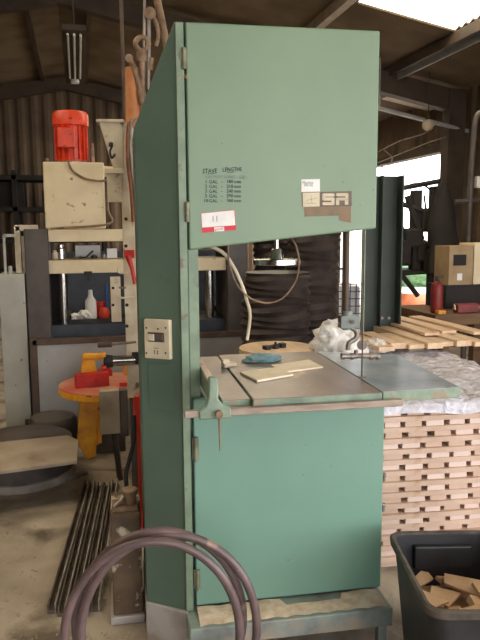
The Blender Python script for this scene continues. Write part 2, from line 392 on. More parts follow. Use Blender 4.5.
# outline on dark side: small pressed panel
g = MB()
dirS = (Vector((xs0-.006, -.004, 0))-Vector((XLc, VS, 0))); wS = dirS.length; dirS.normalize(); nS = Vector((dirS.y, -dirS.x, 0))
def sidept(t, z, out=0): return Vector((XLc, VS, 0))+dirS*t*wS+nS*out+Vector((0, 0, z))
def sidepx(px, py):
    c = BF.I @ CAM; d = BF.I.to_3x3() @ ray(px, py); pp = Vector((XLc, VS, 0))
    k = (pp-c).dot(nS)/d.dot(nS); q = c+d*k
    return ((q-pp).dot(dirS)/wS, q.z)
def sidebox(g, x0, y0, x1, y1, t0, t1):
    a = sidepx(x0, (y0+y1)/2)[0]; b = sidepx(x1, (y0+y1)/2)[0]; zt = sidepx((x0+x1)/2, y0)[1]; zb = sidepx((x0+x1)/2, y1)[1]
    g.hexa([sidept(a, zb, t1), sidept(b, zb, t1), sidept(b, zb, t0), sidept(a, zb, t0), sidept(a, zt, t1), sidept(b, zt, t1), sidept(b, zt, t0), sidept(a, zt, t0)])
sidebox(g, 149, 363, 174.5, 410, 0, .003); g.build('blank_cover', 'green_shade', column, bevel=.001)
g = MB(); sidebox(g, 147, 319, 172.5, 358, 0, .022); sw = g.build('switch_box', 'cream_box', saw, bevel=.004); sw['label'] = 'cream switch box'
g = MB(); sidebox(g, 151, 331.5, 167, 341, .021, .0235); g.build('switch_recess', 'press_dark', sw, bevel=.001)
g = MB(); sidebox(g, 152, 333, 157.5, 339.5, .023, .030); g.build('rocker', 'cream_box', sw, bevel=.001)
g = MB(); sidebox(g, 158.5, 333.5, 166, 339, .023, .026); g.build('rocker_button', 'logo_bg', sw, bevel=.001)
for x, y in ((149.5, 327), (168.5, 327), (149.5, 352), (168.5, 352), (161, 328)):
    g = MB(); sidebox(g, x-.7, y-.8, x+.7, y+.8, .021, .024); g.build('screw', 'black', sw)
g = MB()
for x, y in ((157.5, 351), (160.5, 351.5)): sidebox(g, x-.6, y-2, x+.6, y+2, .0215, .0228)
sidebox(g, 157, 346.8, 161.5, 347.6, .0215, .0228)
g.build('switch_marking', 'residue', sw)

# upper housing + door
def poly(pts, v): return [bl(x, y, v) for x, y in pts]
UD = [(184.5, 23), (380, 30), (375.5, 228.5), (190.5, 250)]
pu = [Vector((xd0, 0, bl(184.5, 23).z)), bl(380, 30), bl(375.5, 228.5), Vector((xd0, 0, bl(190.5, 250).z))]
XD1 = (pu[1].x+pu[2].x)/2; pu[1].x = XD1; pu[2].x = XD1; zt_ = (pu[0].z+pu[1].z)/2; pu[0].z = zt_; pu[1].z = zt_
print('upper door', pu)
def inset(P, d):
    c = sum(P, Vector())/len(P); return [Vector((p.x-math.copysign(d, p.x-c.x), p.y, p.z-math.copysign(d, p.z-c.z))) for p in P]
hin = [p+Vector((0, .028, 0)) for p in inset(pu, .012)]
g = MB(); g.prism(hin, (0, .30, 0)); up = g.build('upper_housing', 'green', saw, bevel=.006)
g = MB(); g.prism([p+Vector((0, -.006, 0)) for p in pu], (0, .032, 0)); ud = g.build('door', 'green', saw, bevel=.007, seg=3)
# lower housing + door
zlt = bl(195, 404, .0).z + .02
pl = [Vector((xd0+.004, 0, zlt)), Vector((0, 0, zlt)), bl(381, 588), Vector((xd0+.004, 0, z0+.012))]
XD2 = (bl(383.2, 412).x+bl(381, 588).x)/2; pl[1].x = XD2; pl[2].x = XD2; pl[2].z = z0+.012
print('lower', pl)
hin = [p+Vector((0, .028, 0)) for p in inset(pl, .012)]
g = MB(); g.prism([(hin[0].x+.03, .028, zlt), (hin[1].x, .028, zlt), (hin[2].x, .028, z0), (hin[0].x+.03, .028, z0)], (0, .34, 0)); g.build('lower_housing', 'green_low', saw, bevel=.006)
g = MB(); g.prism([p+Vector((0, -.006, 0)) for p in pl], (0, .032, 0)); ld = g.build('door', 'green_low', saw, bevel=.006, seg=3)
# door catches at the lower right edge
for py in (475, 505):
    c = BF.loc(383, py, .02); g = MB(); g.cyl((XD2-.004, .02, c.z), (XD2+.02, .02, c.z), .012, .009, 12); g.box(XD2+.004, XD2+.012, .0, .04, c.z-.02, c.z+.004); g.build('door_catch', 'steel_bare', saw, smooth=True)
# hinges
for x0, y0, x1, y1 in ((181.5, 48, 186, 69), (184.5, 202, 189.5, 222), (193.0, 437, 198, 461), (195.5, 570, 199, 590)):
    a = BF.rect(x0, y0, x1, y1, -.02); g = MB()
    g.cyl(((a[0]+a[1])/2, -.022, a[2]), ((a[0]+a[1])/2, -.022, a[3]), (a[1]-a[0])/2*.95, seg=14)
    g.box((a[0]+a[1])/2-.012, (a[0]+a[1])/2+.012, -.02, -.005, a[2]+.004, a[3]-.004)
    g.build('hinge', 'hinge', saw, smooth=True)
# base
BD = .42
g = MB()
g.box(xs0-.0, xr_, fl, BD, z0-.075, z0)
base = g.build('base', 'base', saw, bevel=.006)
g = MB()
for x, y in ((xs0+.03, fl+.03), (xr_-.04, fl+.02), (xs0+.03, BD-.06), (xr_-.04, BD-.06)):
    h = MB(); h.box(x-.018, x+.018, y-.015, y+.02, 0, z0-.07); h.box(x-.028, x+.028, y-.03, y+.035, 0, .012); h.build('foot', 'base', base, bevel=.003)
g.b.free()
g = MB()
g.prism([(XLc-.004, VS-.006, 0), (xs0-.004, -.026, 0), (xs0+.02, -.03, 0), (xs0+.02, yb+.01, 0), (XLc-.004, yb+.01, 0)], (0, 0, z0))
sk = g.build('skirt', 'skirt', saw, bevel=.003)
# handwriting on the upper door
def onface(px, py, v=-.0068): return bl(px, py, v)
def facemat(px, py, v=-.0072, ang=0):
    p = onface(px, py, v)
    return Matrix.Translation(p) @ Matrix.Rotation(R(ang), 4, 'Y') @ Matrix.Rotation(PI/2, 4, 'X')
pxm = (bl(240, 180).x-bl(230, 180).x)/10
sq = Matrix.Diagonal((.8, 1, 1, 1))
text('STAVE', pxm*6.4, 'handwriting', 'ink', ud, facemat(202.5, 173.4, ang=-2) @ sq, spacing=1.0, shear=.05)
text('LENGTHS', pxm*5.6, 'handwriting', 'ink', ud, facemat(222.5, 171.6, ang=-2) @ sq, spacing=1.0, shear=.05)
text('Gal  PLAY  LONG    GU', pxm*4, 'handwriting', 'ink_faint', ud, facemat(206, 178.0), spacing=.95)
rows = [('1', 'GAL', '-', '180 mm'), ('2', 'GAL', '-', '210 mm'), ('3', 'GAL', '-', '240 mm'), ('5', 'GAL', '-', '290 mm'), ('10', 'GAL', '-', '360 mm')]
for i, (a, b, c, d) in enumerate(rows):
    y = 183.2+i*4.75
    body = a
    text(a, pxm*4.7, 'handwriting', 'ink', ud, facemat(203.5 if len(a) > 1 else 204.8, y, ang=1))
    text(b, pxm*4.5, 'handwriting', 'ink', ud, facemat(209, y+.1, ang=1))
    text(c, pxm*5, 'handwriting', 'ink', ud, facemat(221, y, ang=1))
    text(d, pxm*4.6, 'handwriting', 'ink', ud, facemat(226.5, y-.2, ang=1), spacing=.95)
g = MB()
for x0, x1, y in ((208, 214.5, 174.0), (227.5, 234.5, 172.6)):
    a = onface(x0, y); b = onface(x1, y-.5); g.cyl(a, b, .0008, seg=6)
g.build('underline', 'ink', ud)
def sheetpoly(pts, mt, name, par, v=-.007, t=.0008):
    g = MB(); g.prism([bl(x, y, v) for x, y in pts], (0, -t, 0)); return g.build(name, mt, par)
st = sheetpoly([(200.8, 213), (234.8, 209.6), (236.2, 230), (202.3, 233)], 'red_label', 'sticker', ud, -.0068, .0004); st['label'] = 'white sticker with red lower band reading 11'
sheetpoly([(201.3, 213.5), (234.2, 210.2), (235.4, 225.2), (202.2, 227.6)], 'paper', 'label_field', st, -.0072, .0004)
sheetpoly([(214, 227.4), (224, 226.8), (224.3, 231), (214.4, 231.6)], 'paper', 'label_mark', st, -.0072, .0004)
g = MB()
for x in (213, 216.8): a = bl(x, 215.8, -.0078); b = bl(x+.2, 221.5, -.0078); g.cyl(a, b, .0009, seg=6)
g.build('number', 'ink', st)
text('goods', pxm*3.6, 'mark_text', 'red_label', st, facemat(214.8, 230.4, -.0077, ang=-4))
sheetpoly([(301.5, 192.3), (351.5, 191.0), (351.8, 206), (302, 207)], 'logo_bg', 'badge', ud, -.0066, .0006)
sheetpoly([(304, 207), (351, 206), (351, 223), (339, 220.5), (338.5, 215.5), (304.5, 216.8)], 'residue', 'glue_patch', ud, -.0062, .0005)
sheetpoly([(301.3, 179.3), (319.8, 179.0), (319.8, 191.6), (301.4, 192.0)], 'paper', 'sticker', ud, -.0066, .0006)
text('Machine\n  No 12', pxm*3.4, 'sticker_text', 'ink_faint', ud, facemat(302.5, 183.6, -.0077), line=.8)
sheetpoly([(302.6, 192.8), (319.6, 192.4), (319.6, 206.4), (303, 206.9)], 'cream_box', 'badge_plate', ud, -.0073, .0005)
g = MB()
for a, b in (((306, 200.5), (317, 198)), ((311, 195), (312, 204)), ((305, 203), (316, 203.5))): g.cyl(bl(*a, -.008), bl(*b, -.008), .0006, seg=5)
g.build('badge_scribble', 'residue', ud)
def blk(g, x0, y0, x1, y1, v=-.0073, t=.001):
    g.prism([bl(x0, y0, v), bl(x1, y0-.1, v), bl(x1, y1-.1, v), bl(x0, y1, v)], (0, -t, 0))
g = MB()   # S: rounded block letter built of bars
def rr_(g, x0, y0, x1, y1, r=1.6):
    pts = []
    for cx, cy, a in ((x1-r, y0+r, -90), (x1-r, y1-r, 0), (x0+r, y1-r, 90), (x0+r, y0+r, 180)):
        for k in range(4):
            t = R(a+30*k); pts.append((cx+r*math.cos(t), cy+r*math.sin(t)))
    g.prism([bl(x, y, -.0073) for x, y in pts], (0, -.001, 0))
rr_(g, 322.2, 193.4, 334.6, 196.6); rr_(g, 322.2, 197.4, 334.6, 200.6); rr_(g, 322.2, 202.2, 334.6, 205.2)
blk(g, 322.3, 195, 325.4, 199.4); blk(g, 331.4, 199, 334.5, 204)
g.build('letter_s', 'cream_box', ud)
g = MB()
rr_(g, 336, 193.1, 348.4, 196.3); rr_(g, 336, 197.6, 348.4, 200.4); blk(g, 336, 199, 339.2, 205); blk(g, 344.8, 198.8, 348.3, 204.8); blk(g, 345.3, 195, 348.3, 199)
g.build('letter_r', 'cream_box', ud)
# dirt specks on doors
g = MB()
for x, y in ((222, 143.5), (324, 166), (343, 182), (318, 187), (373, 190), (360, 205), (320, 432), (303, 475), (326, 456), (306, 445), (372, 445), (250, 425), (331, 466), (288, 560)):
    c = bl(x, y, -.006); r = pxm*random.uniform(.35, .7); g.cyl(c, c+Vector((0, -.0008, 0)), r, seg=7)
g.build('paint_chip', 'ink', ud)
g = MB()   # scrape beside the top hinge
for i in range(9):
    a = bl(random.uniform(176, 190), random.uniform(71, 80), -.0185 if i % 2 else -.0185); g.cyl(a+Vector((0,.002,0)), a+Vector((random.uniform(-.008, .008), 0, random.uniform(-.012, .004))), .0012, seg=5)
g.build('scrape', 'orange', column)

# table
ZT = BF.loc(362, 377, .055).z
print('ZT', ZT)
def tz(px, py, z=ZT): return BF.z(px, py, z)
print('blade at', tz(362, 378))
A = tz(252, 398); B = tz(388, 394.5); Cc = tz(230, 360); D = tz(366, 350)
print('table', A, B, Cc, D)
yf_ = (A.y+B.y)/2; ybk = tz(300, 352).y
xl_ = tz(252, 398).x; xm_ = tz(384, 394).x
xr2 = tz(460, 387).x
XLT = tz(205, 380).x
print('yf', yf_, ybk, xl_, xm_, xr2, XLT)
tab = MB(); tab.prism([(xl_, yf_, ZT-.035), (xm_, yf_, ZT-.035), (xm_, ybk, ZT-.035), (xl_, ybk, ZT-.035)], (0, 0, .035))
table = tab.build('table', 'green_old', saw, bevel=.003)
g = MB(); g.box(xl_+.002, xm_-.002, yf_+.002, ybk-.002, ZT, ZT+.0015); g.build('table_surface', 'table_top', table)
g = MB(); g.box(xl_-.105, xl_-.004, yf_+.03, ybk, ZT-.035, ZT-.006); lf = g.build('table_leaf', 'green_old', table, bevel=.003)
g = MB(); g.box(xl_-.103, xl_-.006, yf_+.032, ybk-.002, ZT-.006, ZT-.0045); g.build('leaf_surface', 'table_top', lf)
# extension plate on the right, tapering to the back
bkR = tz(398, 355)
g = MB(); g.prism([(xm_+.004, yf_+.01, ZT-.038), (xr2, yf_+.02, ZT-.038), (xr2, yf_+.09, ZT-.038), (bkR.x, bkR.y, ZT-.038), (xm_+.004, ybk, ZT-.038)], (0, 0, .038))
ext = g.build('table_extension', 'green_old', table, bevel=.004)
g = MB(); g.prism([(xm_+.006, yf_+.012, ZT), (xr2-.002, yf_+.022, ZT), (xr2-.002, yf_+.088, ZT), (bkR.x-.003, bkR.y-.002, ZT), (xm_+.006, ybk-.002, ZT)], (0, 0, .0015))
g.build('extension_surface', 'table_ext', ext)
# table bracket (trunnion) down to the lower housing
g = MB(); g.box(xl_+.06, xm_-.05, .06, .30, zlt-.005, ZT-.034); g.build('trunnion', 'green_old', saw, bevel=.01)
# insert around the blade and the slot
bp_ = tz(362, 377)
g = MB(); g.cyl((bp_.x, bp_.y, ZT+.001), (bp_.x, bp_.y, ZT+.003), .018, seg=20); g.build('table_insert', 'rust_steel', table, smooth=True)
g = MB(); g.box(xm_-.0005, xm_+.0055, yf_+.004, ybk-.01, ZT-.03, ZT+.0005); g.build('slot_strip', 'black', table)
# front rail
ra = BF.loc(184, 414, 0); yr = yf_-.022
r0 = BF.loc(184.5, 413.5, yr); r1 = BF.loc(402, 403, yr); zr = ZT-.045
print('rail', r0, r1)
g = MB(); g.box(r0.x, r1.x, yr-.010, yr+.012, (r0.z+r1.z)/2-.012, (r0.z+r1.z)/2+.012)
rail = g.build('fence_rail', 'steel_rail', saw, bevel=.002); zR = (r0.z+r1.z)/2
g = MB()
for x in (xl_+.03, xm_-.03): g.box(x-.012, x+.012, yr+.01, yf_+.004, zR-.008, zR+.008)
g.build('rail_bracket', 'steel_bare', rail)
# fence casting on the left of the table
fx = tz(214, 395, ZT+.03).x
fc = MB()
fb = BF.loc(207, 352, 0)
y1f = yf_-.03; yback = tz(208, 352, ZT+.05).y
y2 = min(yback, yf_+.42)
fc.box(fx-.014, fx+.014, y1f+.02, y2, ZT-.002, ZT+.062)
fence = fc.build('fence', 'green_old', saw, bevel=.006)
g = MB(); g.box(fx-.012, fx+.012, y1f+.05, y2-.01, ZT+.062, ZT+.070); g.build('fence_face', 'wood_pale', fence, bevel=.002)
g = MB()
prof = [(-.005, .095), (.022, .095), (.026, .06), (.024, .02), (.042, -.002), (.068, -.01), (.068, -.048), (-.04, -.048), (-.042, -.018), (-.018, -.004), (-.008, .03)]
g.prism([(fx-.012+a, y1f-.012, zR+.03+b) for a, b in prof], (0, .034, 0)); fb_ = g.build('fence_bracket', 'green_old', fence, bevel=.005, smooth=True)
kx = BF.loc(219, 415, y1f-.02)
g = MB(); g.cyl((kx.x, y1f-.012, kx.z+.004), (kx.x, y1f-.034, kx.z+.004), .012, seg=16); 
k2 = BF.loc(220, 451, y1f-.026); g.cyl((kx.x, y1f-.026, kx.z), (k2.x, y1f-.026, k2.z), .0045, .0018, 8)
g.build('clamp_lever', 'rust_steel', fb_, smooth=True)
# blade
g = MB(); bx = bp_.x; by = bp_.y
zb1 = BF.loc(362, 228, by).z+.05
g.box(bx-.0008, bx+.0008, by-.007, by+.007, ZT-.03, zb1)
g.build('blade', 'steel_bare', saw)
# guide post and guide
gy = by+.03
gp = BF.rect(344.5, 220, 350, 322, gy)
g = MB(); g.cyl(((gp[0]+gp[1])/2, gy+.01, gp[2]), ((gp[0]+gp[1])/2, gy+.01, gp[3]+.03), (gp[1]-gp[0])/2, seg=16)
post = g.build('guide_post', 'panel_rail', saw, smooth=True)
def gl(x, y, v=None): return BF.loc(x, y, gy if v is None else v)
g = MB()
a = BF.rect(340, 315.5, 359, 328, gy); g.box(a[0], a[1], gy-.012, gy+.03, a[2], a[3])
a = BF.rect(343, 311, 353, 330, gy); g.cyl(((a[0]+a[1])/2, gy+.01, a[2]), ((a[0]+a[1])/2, gy+.01, a[3]), (a[1]-a[0])/2, seg=14)
cl_ = g.build('guide_clamp', 'base', post, bevel=.003)
g = MB(); g.cyl(gl(338, 324), gl(343, 323), .006, seg=10); g.cyl(gl(353, 322, gy-.02), gl(353, 322, gy-.03), .008, seg=10); g.build('clamp_screw', 'steel_bare', cl_)
g = MB()
g.tube(smoothpath([gl(349, 327), gl(356, 331), gl(356, 338), gl(349, 343), gl(348, 350)], 5), .010, 10)
g.cyl(gl(362, 345, gy-.012), gl(362, 345, gy+.03), .020, seg=18)
arm_ = g.build('guide_arm', 'steel_bare', post, smooth=True)
g = MB(); g.cyl(gl(341, 356.5), gl(379, 355.5), .010, seg=14)
for x in (343, 352, 371, 378): g.cyl(gl(x-1.6, 356.4), gl(x+1.6, 356.2), .0135, seg=14)
g.cyl(gl(356, 350), gl(356, 357), .009, seg=10)
g.build('guide_bar', 'steel_bare', arm_, smooth=True)
# tension handwheel on its shaft below the upper wheel housing
hy = .22
hw = BF.rect(252.5, 256, 300, 263, hy); hc = (hw[0]+hw[1])/2; hr = (hw[1]-hw[0])/2
zb = BF.loc(277, 236, hy).z+.04
g = MB(); zc = hw[2]
g.lathe([(hr-.004, zc-.006), (hr, zc-.004), (hr, zc+.014), (hr-.004, zc+.016), (.03, zc+.018), (.022, zc+.05), (.02, zc+.055), (.010, zc+.058), (.010, zb)], (hc, hy, 0), 32)
g.build('handwheel', 'chrome', saw, smooth=True)
# power lead looped in the throat
hy2 = hy-.06
lp = [(228, 243), (229, 262), (236, 283), (250, 298), (268, 303), (284, 297), (296, 280), (299, 262), (296, 246), (290, 236)]
g = MB(); g.tube(smoothpath([BF.loc(x, y, hy2) for x, y in lp], 6), .0035, 8)
g.build('cable', 'rust_steel', saw, smooth=True)
hp = [(203, 243), (222, 252), (233, 266), (242, 285), (246, 298), (250, 315), (247, 340)]
g = MB(); g.tube(smoothpath([BF.loc(x, y, hy2+.02) for x, y in hp], 6), .007, 8); g.build('cable', 'cream_pale', saw, smooth=True)

# sawdust on the base
g = MB(); n = 40
xs_ = [xs0+.04+(xr_-xs0-.06)*i/n for i in range(n+1)]
top = [];
for i, x in enumerate(xs_):
    wv = .5+.5*math.sin(i*.9)*.3; yy0 = fl+.012+.012*abs(math.sin(i*.7)); hh = .008+.006*abs(math.sin(i*.45+1))
    if .45*n < i < .8*n: hh *= .5; yy1 = -.045
    else: yy1 = -.009
    top.append([(x, yy0, z0), (x, yy0+.02, z0+hh*.6), (x, (yy0+yy1)/2, z0+hh), (x, yy1-.005, z0+hh*1.1), (x, yy1, z0)])
V = [[g.b.verts.new(p) for p in r] for r in top]
for i in range(n):
    for j in range(5): g.b.faces.new((V[i][j], V[i+1][j], V[i+1][(j+1) % 5], V[i][(j+1) % 5]))
g.b.faces.new(V[0]); g.b.faces.new(V[-1][::-1])
tag(g.build('sawdust', 'dust', frame=BF, smooth=True), 'pale sawdust drift lying along the front ledge of the bandsaw base', 'sawdust', kind='stuff')

# wooden staves on the table
def slab(pts, z, t, name, mt, label, cat, group=None):
    c = sum((BF.z(x, y, z) for x, y in pts), Vector())/len(pts)
    w = BF.M @ c; fr = Frame((w.x, w.y, z), BF.yaw)
    g = MB(); g.prism([fr.I @ onz(x, y, z) for x, y in pts], (0, 0, t)); return tag(g.build(name, mt, frame=fr, bevel=.0015), label, cat, group)
slab([(240, 374), (276, 369), (293.5, 376), (257, 382.5)], ZT+.0016, .009, 'wood_offcut', 'stave', 'pale flat wooden piece lying nearest the front on the bandsaw table', 'piece of wood')
slab([(271, 366.5), (309, 361), (323, 368), (284, 373.5)], ZT+.0016, .007, 'wood_offcut', 'stave', 'pale flat wooden piece lying further back on the bandsaw table', 'piece of wood')
# blue rag on the table
def blob(name, cx, cy, cz, rx, ry, rz, mt, label, cat, seed=0, amp=.25, frame=None, group=None, parent=None, low=True):
    rnd = random.Random(seed); b = bmesh.new(); bmesh.ops.create_icosphere(b, subdivisions=4, radius=1)
    from mathutils import noise
    for v in b.verts:
        d = 1+amp*noise.noise(v.co*2.2+Vector((seed*3.1, 0, 0)))+amp*.6*abs(noise.noise(v.co*5+Vector((0, seed*1.7, 0))))
        p = v.co*d; v.co = Vector((p.x*rx, p.y*ry, max(p.z, -.55)*rz+.55*rz if low else p.z*rz))
    me = bpy.data.meshes.new(name); b.to_mesh(me); b.free(); me.materials.append(M[mt])
    for p in me.polygons: p.use_smooth = True
    o = bpy.data.objects.new(name, me); COL.objects.link(o)
    o.location = (cx, cy, cz)
    if parent: o.parent = parent
    return tag(o, label, cat, group)
w = onz(262, 362, ZT); blob('rag', w.x, w.y, ZT+.0016, .07, .035, .022, 'blue_cloth', 'crumpled pale blue rag at the back edge of the bandsaw table', 'rag', 3, .5)
w = onz(278, 364, ZT)
w = onz(229, 366, ZT+.0); 
g = MB(); fr = Frame((w.x, w.y, ZT-.0035), BF.yaw+.3); g.box(-.03, .03, -.02, .02, 0, .02); g.box(-.035, -.005, -.016, .008, .02, .036)
tag(g.build('wood_block', 'cream_pale', frame=fr, bevel=.002), 'small cream notched block at the back left of the bandsaw table', 'block')

# ------------------------------------------------------------------ hose hoops in front
def hoopthing():
    d = 2.16; c = onz(156, 640, 0); 
    p = dep(156, 628, d); fr = Frame((p.x, p.y, 0), -PSI+R(6))
    g = MB(); r0 = .0125
    for (cx, top, rp, vy, tl) in ((153, 541.5, 88, -.035, .0), (170, 538, 88, .0, .02), (160, 528.5, 84, .045, -.02)):
        ctr = fr.loc(cx, top+rp, vy); r = (fr.loc(cx+rp, top+rp, vy).x-fr.loc(cx-rp, top+rp, vy).x)/2
        zt_h = fr.loc(cx, top, vy).z; rz = (zt_h-.014)/2; ctr.z = zt_h-rz
        if ctr.z - r < r0: 
            pass
        pts = [Vector((ctr.x+r*math.cos(a), vy+tl*math.sin(a), ctr.z+rz*math.sin(a))) for a in [2*PI*k/72 for k in range(72)]]
        g.tube(pts, .0145, 12, closed=True, ry=.0145)
        print('hoop', ctr, r, rz)
    # ties between the loops
    return tag(g.build('hose_coil', 'hose', frame=fr, smooth=True), 'purple-brown rubber hose coiled in large upright loops in the foreground', 'hose')
hoopthing()

# ------------------------------------------------------------------ pedestal left of the saw
p = onz(129, 622, 0); PF = Frame((p.x, p.y, 0), BF.yaw)
ped = thing('pedestal', 'grimy brown pedestal with peeling cream paint beside the bandsaw column', 'pedestal', PF)
a = PF.rect(112, 515, 145, 622, 0)
x0, x1 = a[0], min(a[1], (PF.I @ (BF.M @ Vector((XLc, VS, 0)))).x-.012)
g = MB(); g.box(x0, x1, 0, .26, .03, a[3]); g.build('body', 'pedestal', ped, bevel=.008)
g = MB(); g.box(x0-.012, x1+.006, -.015, .275, 0, .035); g.build('plinth', 'skirt', ped, bevel=.004)
ct = a[3]
c_ = thing('clamp_casting', 'small rusty clamp casting resting on top of the brown pedestal', 'clamp', Frame(PF.M @ Vector(((x0+x1)/2, .1, ct)), BF.yaw))
g = MB(); g.box(-.055, .05, -.06, .04, 0, .014); g.lathe([(.03, .014), (.026, .04), (.034, .055), (.034, .07), (.02, .078), (.001, .078)], (.02, 0, 0), 16); g.build('casting', 'rust_steel', c_, smooth=True)
g = MB(); g.tube([(-.05, -.04, .012), (-.02, -.02, .03), (0, 0, .05)], .008, 8); g.build('handle', 'steel_bare', c_, smooth=True)
# black hose and cable going up behind the pedestal
g = MB(); fr = Frame(PF.M @ Vector(((x0+x1)/2, .2, 0)), BF.yaw)
pts = [fr.loc(x, y, v) for x, y, v in ((131, 500, 0), (127, 488, .0), (126, 474, .03), (130, 458, .05), (134, 440, .06), (134, 415, .07))]
pts[0].z = ct; pts[0].y=0
g.tube(smoothpath(pts, 6), .010, 10); tag(g.build('rubber_hose', 'black', frame=fr, smooth=True), 'short black rubber hose rising from the pedestal beside the bandsaw', 'hose')

# ------------------------------------------------------------------ steel tracks on the floor
pa, pb = onz(46, 618, .0), onz(83, 488, .0); yw = math.atan2(pb.y-pa.y, pb.x-pa.x)-PI/2
Lk = (pb-pa).length
ordn = ['leftmost', 'second from the left', 'middle', 'second from the right', 'rightmost']
for i in range(5):
    o_ = pa + Vector((math.cos(yw), math.sin(yw), 0))*(.046*i+.02) + Vector((-math.sin(yw), math.cos(yw), 0))*(random.uniform(-.02, .03))
    fr = Frame((o_.x, o_.y, 0), yw+random.uniform(-.006, .006)); w_ = .019
    t = thing('steel_channel', '%s of the five long dark steel channels lying on the floor' % ordn[i] if i != 2 else 'middle one of the five long dark steel channels lying on the floor', 'steel channel', fr, 'steel channels on the floor')
    g = MB(); g.box(-w_, w_-.008, 0, Lk, 0, .014); g.box(-w_, -w_+.007, 0, Lk, .014, .04); g.build('channel', 'tracks', t, bevel=.001)
    g = MB(); g.box(w_-.008, w_-.001, 0, Lk, 0.0, .046); g.build('lip', 'drum_foot', t, bevel=.001)

# ------------------------------------------------------------------ black bin with offcuts
ZB = .46
pa, pb = onz(389, 532, ZB), onz(430, 612, ZB); dv = (pa-pb); Lb = dv.length; yw = math.atan2(dv.y, dv.x)-PI/2
wB = .40
org = pb + Vector((math.cos(yw), math.sin(yw), 0))*(wB/2) + dv/2
NF = Frame((org.x+.0, org.y, 0), yw)
def rrect(w, l, r, z, n=5):
    pts = []
    for cx, cy, a in ((w-r, -l+r, -90), (w-r, l-r, 0), (-w+r, l-r, 90), (-w+r, -l+r, 180)):
        for k in range(n+1):
            t = R(a+90*k/n); pts.append(Vector((cx+r*math.cos(t), cy+r*math.sin(t), z)))
    return pts
W, Lh = wB/2, Lb/2
bin_ = thing('plastic_bin', 'black rectangular plastic bin of wood offcuts on the floor', 'bin', NF)
g = MB(); g.rings([rrect(W-.05, Lh-.05, .05, 0), rrect(W-.008, Lh-.008, .055, ZB-.01), rrect(W-.014, Lh-.014, .05, ZB-.006), rrect(W-.056, Lh-.056, .045, .012)])
g.build('tub', 'black_plastic', bin_, smooth=True)
g = MB(); g.rings([rrect(W-.014, Lh-.014, .05, ZB-.022), rrect(W+.006, Lh+.006, .06, ZB-.024), rrect(W+.008, Lh+.008, .06, ZB-.002), rrect(W, Lh, .055, ZB+.004), rrect(W-.012, Lh-.012, .05, ZB)], closed=True)
g.build('rim', 'bin_rim', bin_, smooth=True)
g = MB(); g.box(-W*.55, W*.55, Lh-.045, Lh-.022, ZB-.13, ZB-.04); g.build('inner_rib', 'black_plastic', bin_, bevel=.006)
offdesc = ['long thin split', 'broad square', 'curved shaving-like', 'bright sawn', 'wedge shaped', 'narrow', 'tapered', 'short thick', 'notched', 'flat triangular', 'bowed', 'dark edged', 'chunky', 'splintered', 'thin leaning', 'plain', 'small pale', 'slanted', 'knotty', 'upturned']
places = ['against the left wall of the black bin', 'near the front rim of the black bin', 'in the middle of the black bin', 'towards the back of the black bin', 'at the right side of the black bin']
g = MB(); g.rings([rrect(W-.058, Lh-.058, .04, .013), rrect(W-.042, Lh-.042, .04, .26)]); tag(g.build('wood_chips', 'offcut', frame=NF), 'mass of wood chips filling the lower half of the black bin', 'wood chips', kind='stuff')
k = 0
for ix in range(4):
    for iy in range(5):
        x = -W+.10+ix*.068+random.uniform(-.015, .015); y = -Lh+.11+iy*.085+random.uniform(-.02, .02)
        if iy == 4 and ix % 2: continue
        l, w_, t_ = random.uniform(.05, .09), random.uniform(.025, .045), random.uniform(.008, .016)
        g = MB()
        if k % 4 == 0: g.prism([(-l, -w_, 0), (l, -w_*.4, 0), (l*.8, w_*.7, 0), (-l*.7, w_, 0)], (0, 0, t_))
        elif k % 4 == 1:
            g.prism([(-l, 0, 0), (-l*.4, 0, .01), (l*.4, 0, .012), (l, 0, .0), (l, 0, t_), (l*.4, 0, t_+.012), (-l*.4, 0, t_+.010), (-l, 0, t_)], (0, w_*1.6, 0))
        elif k % 4 == 2: g.prism([(-l, -w_, 0), (l*.9, -w_*.9, 0), (-l*.2, w_*1.1, 0)], (0, 0, t_*1.6))
        else: g.box(-l*.6, l*.6, -w_*.7, w_*.7, 0, t_*2)
        o = g.build('wood_offcut', 'offcut', bevel=.001)
        o.location = NF.M @ Vector((x, y, .275+.022*((ix+iy) % 3)+.01*random.random())); o.rotation_euler = (random.uniform(-.55, .55), random.uniform(-.5, .5), random.uniform(0, 6.28))
        pl_ = places[0] if ix == 0 else places[1] if iy == 0 else places[3] if iy >= 3 else places[4] if ix == 3 else places[2]
        tag(o, '%s wooden offcut %s' % (offdesc[k % 20], pl_), 'wood offcut', 'offcuts in the black bin'); k += 1

# ------------------------------------------------------------------ timber stack
s0 = onz(386, 405, .72); TF = Frame((0, 0, 0), BF.yaw)
p = dep(384, 405, 3.12); TF = Frame((p.x, p.y, 0), -PSI+R(8))
ctop = TF.loc(390, 406, 0).z; NL = 15; ph = ctop/NL
print('stack top', ctop, 'pitch', ph)
SW, SD = .86, TF.z(455, 351, ctop).y; print('SD', SD)
numw = ['topmost', 'second', 'third', 'fourth', 'fifth', 'sixth', 'seventh', 'eighth', 'ninth', 'tenth', 'eleventh', 'twelfth', 'thirteenth', 'fourteenth', 'lowest']
colw = ['first', 'second', 'third', 'fourth', 'fifth', 'sixth', 'seventh', 'eighth']
def boxmesh(name, sx, sy, sz, mt, bev=.0015):
    g = MB(); g.box(0, sx, 0, sy, 0, sz); o = g.build(name, mt, bevel=bev); me = o.data; return o
hb = ph*.46; ha = ph-hb-.0006
protoL = [boxmesh('timber_board', SW, .09, hb, m_) for m_ in ('wood_pale2', 'wood_pale2')]
protoE = [boxmesh('timber_board', w_, SD, ha, m_, .001) for w_, m_ in ((.088, 'wood_pale'), (.082, 'wood_pale2'), (.094, 'wood_pale2'), (.076, 'wood_pale'))]
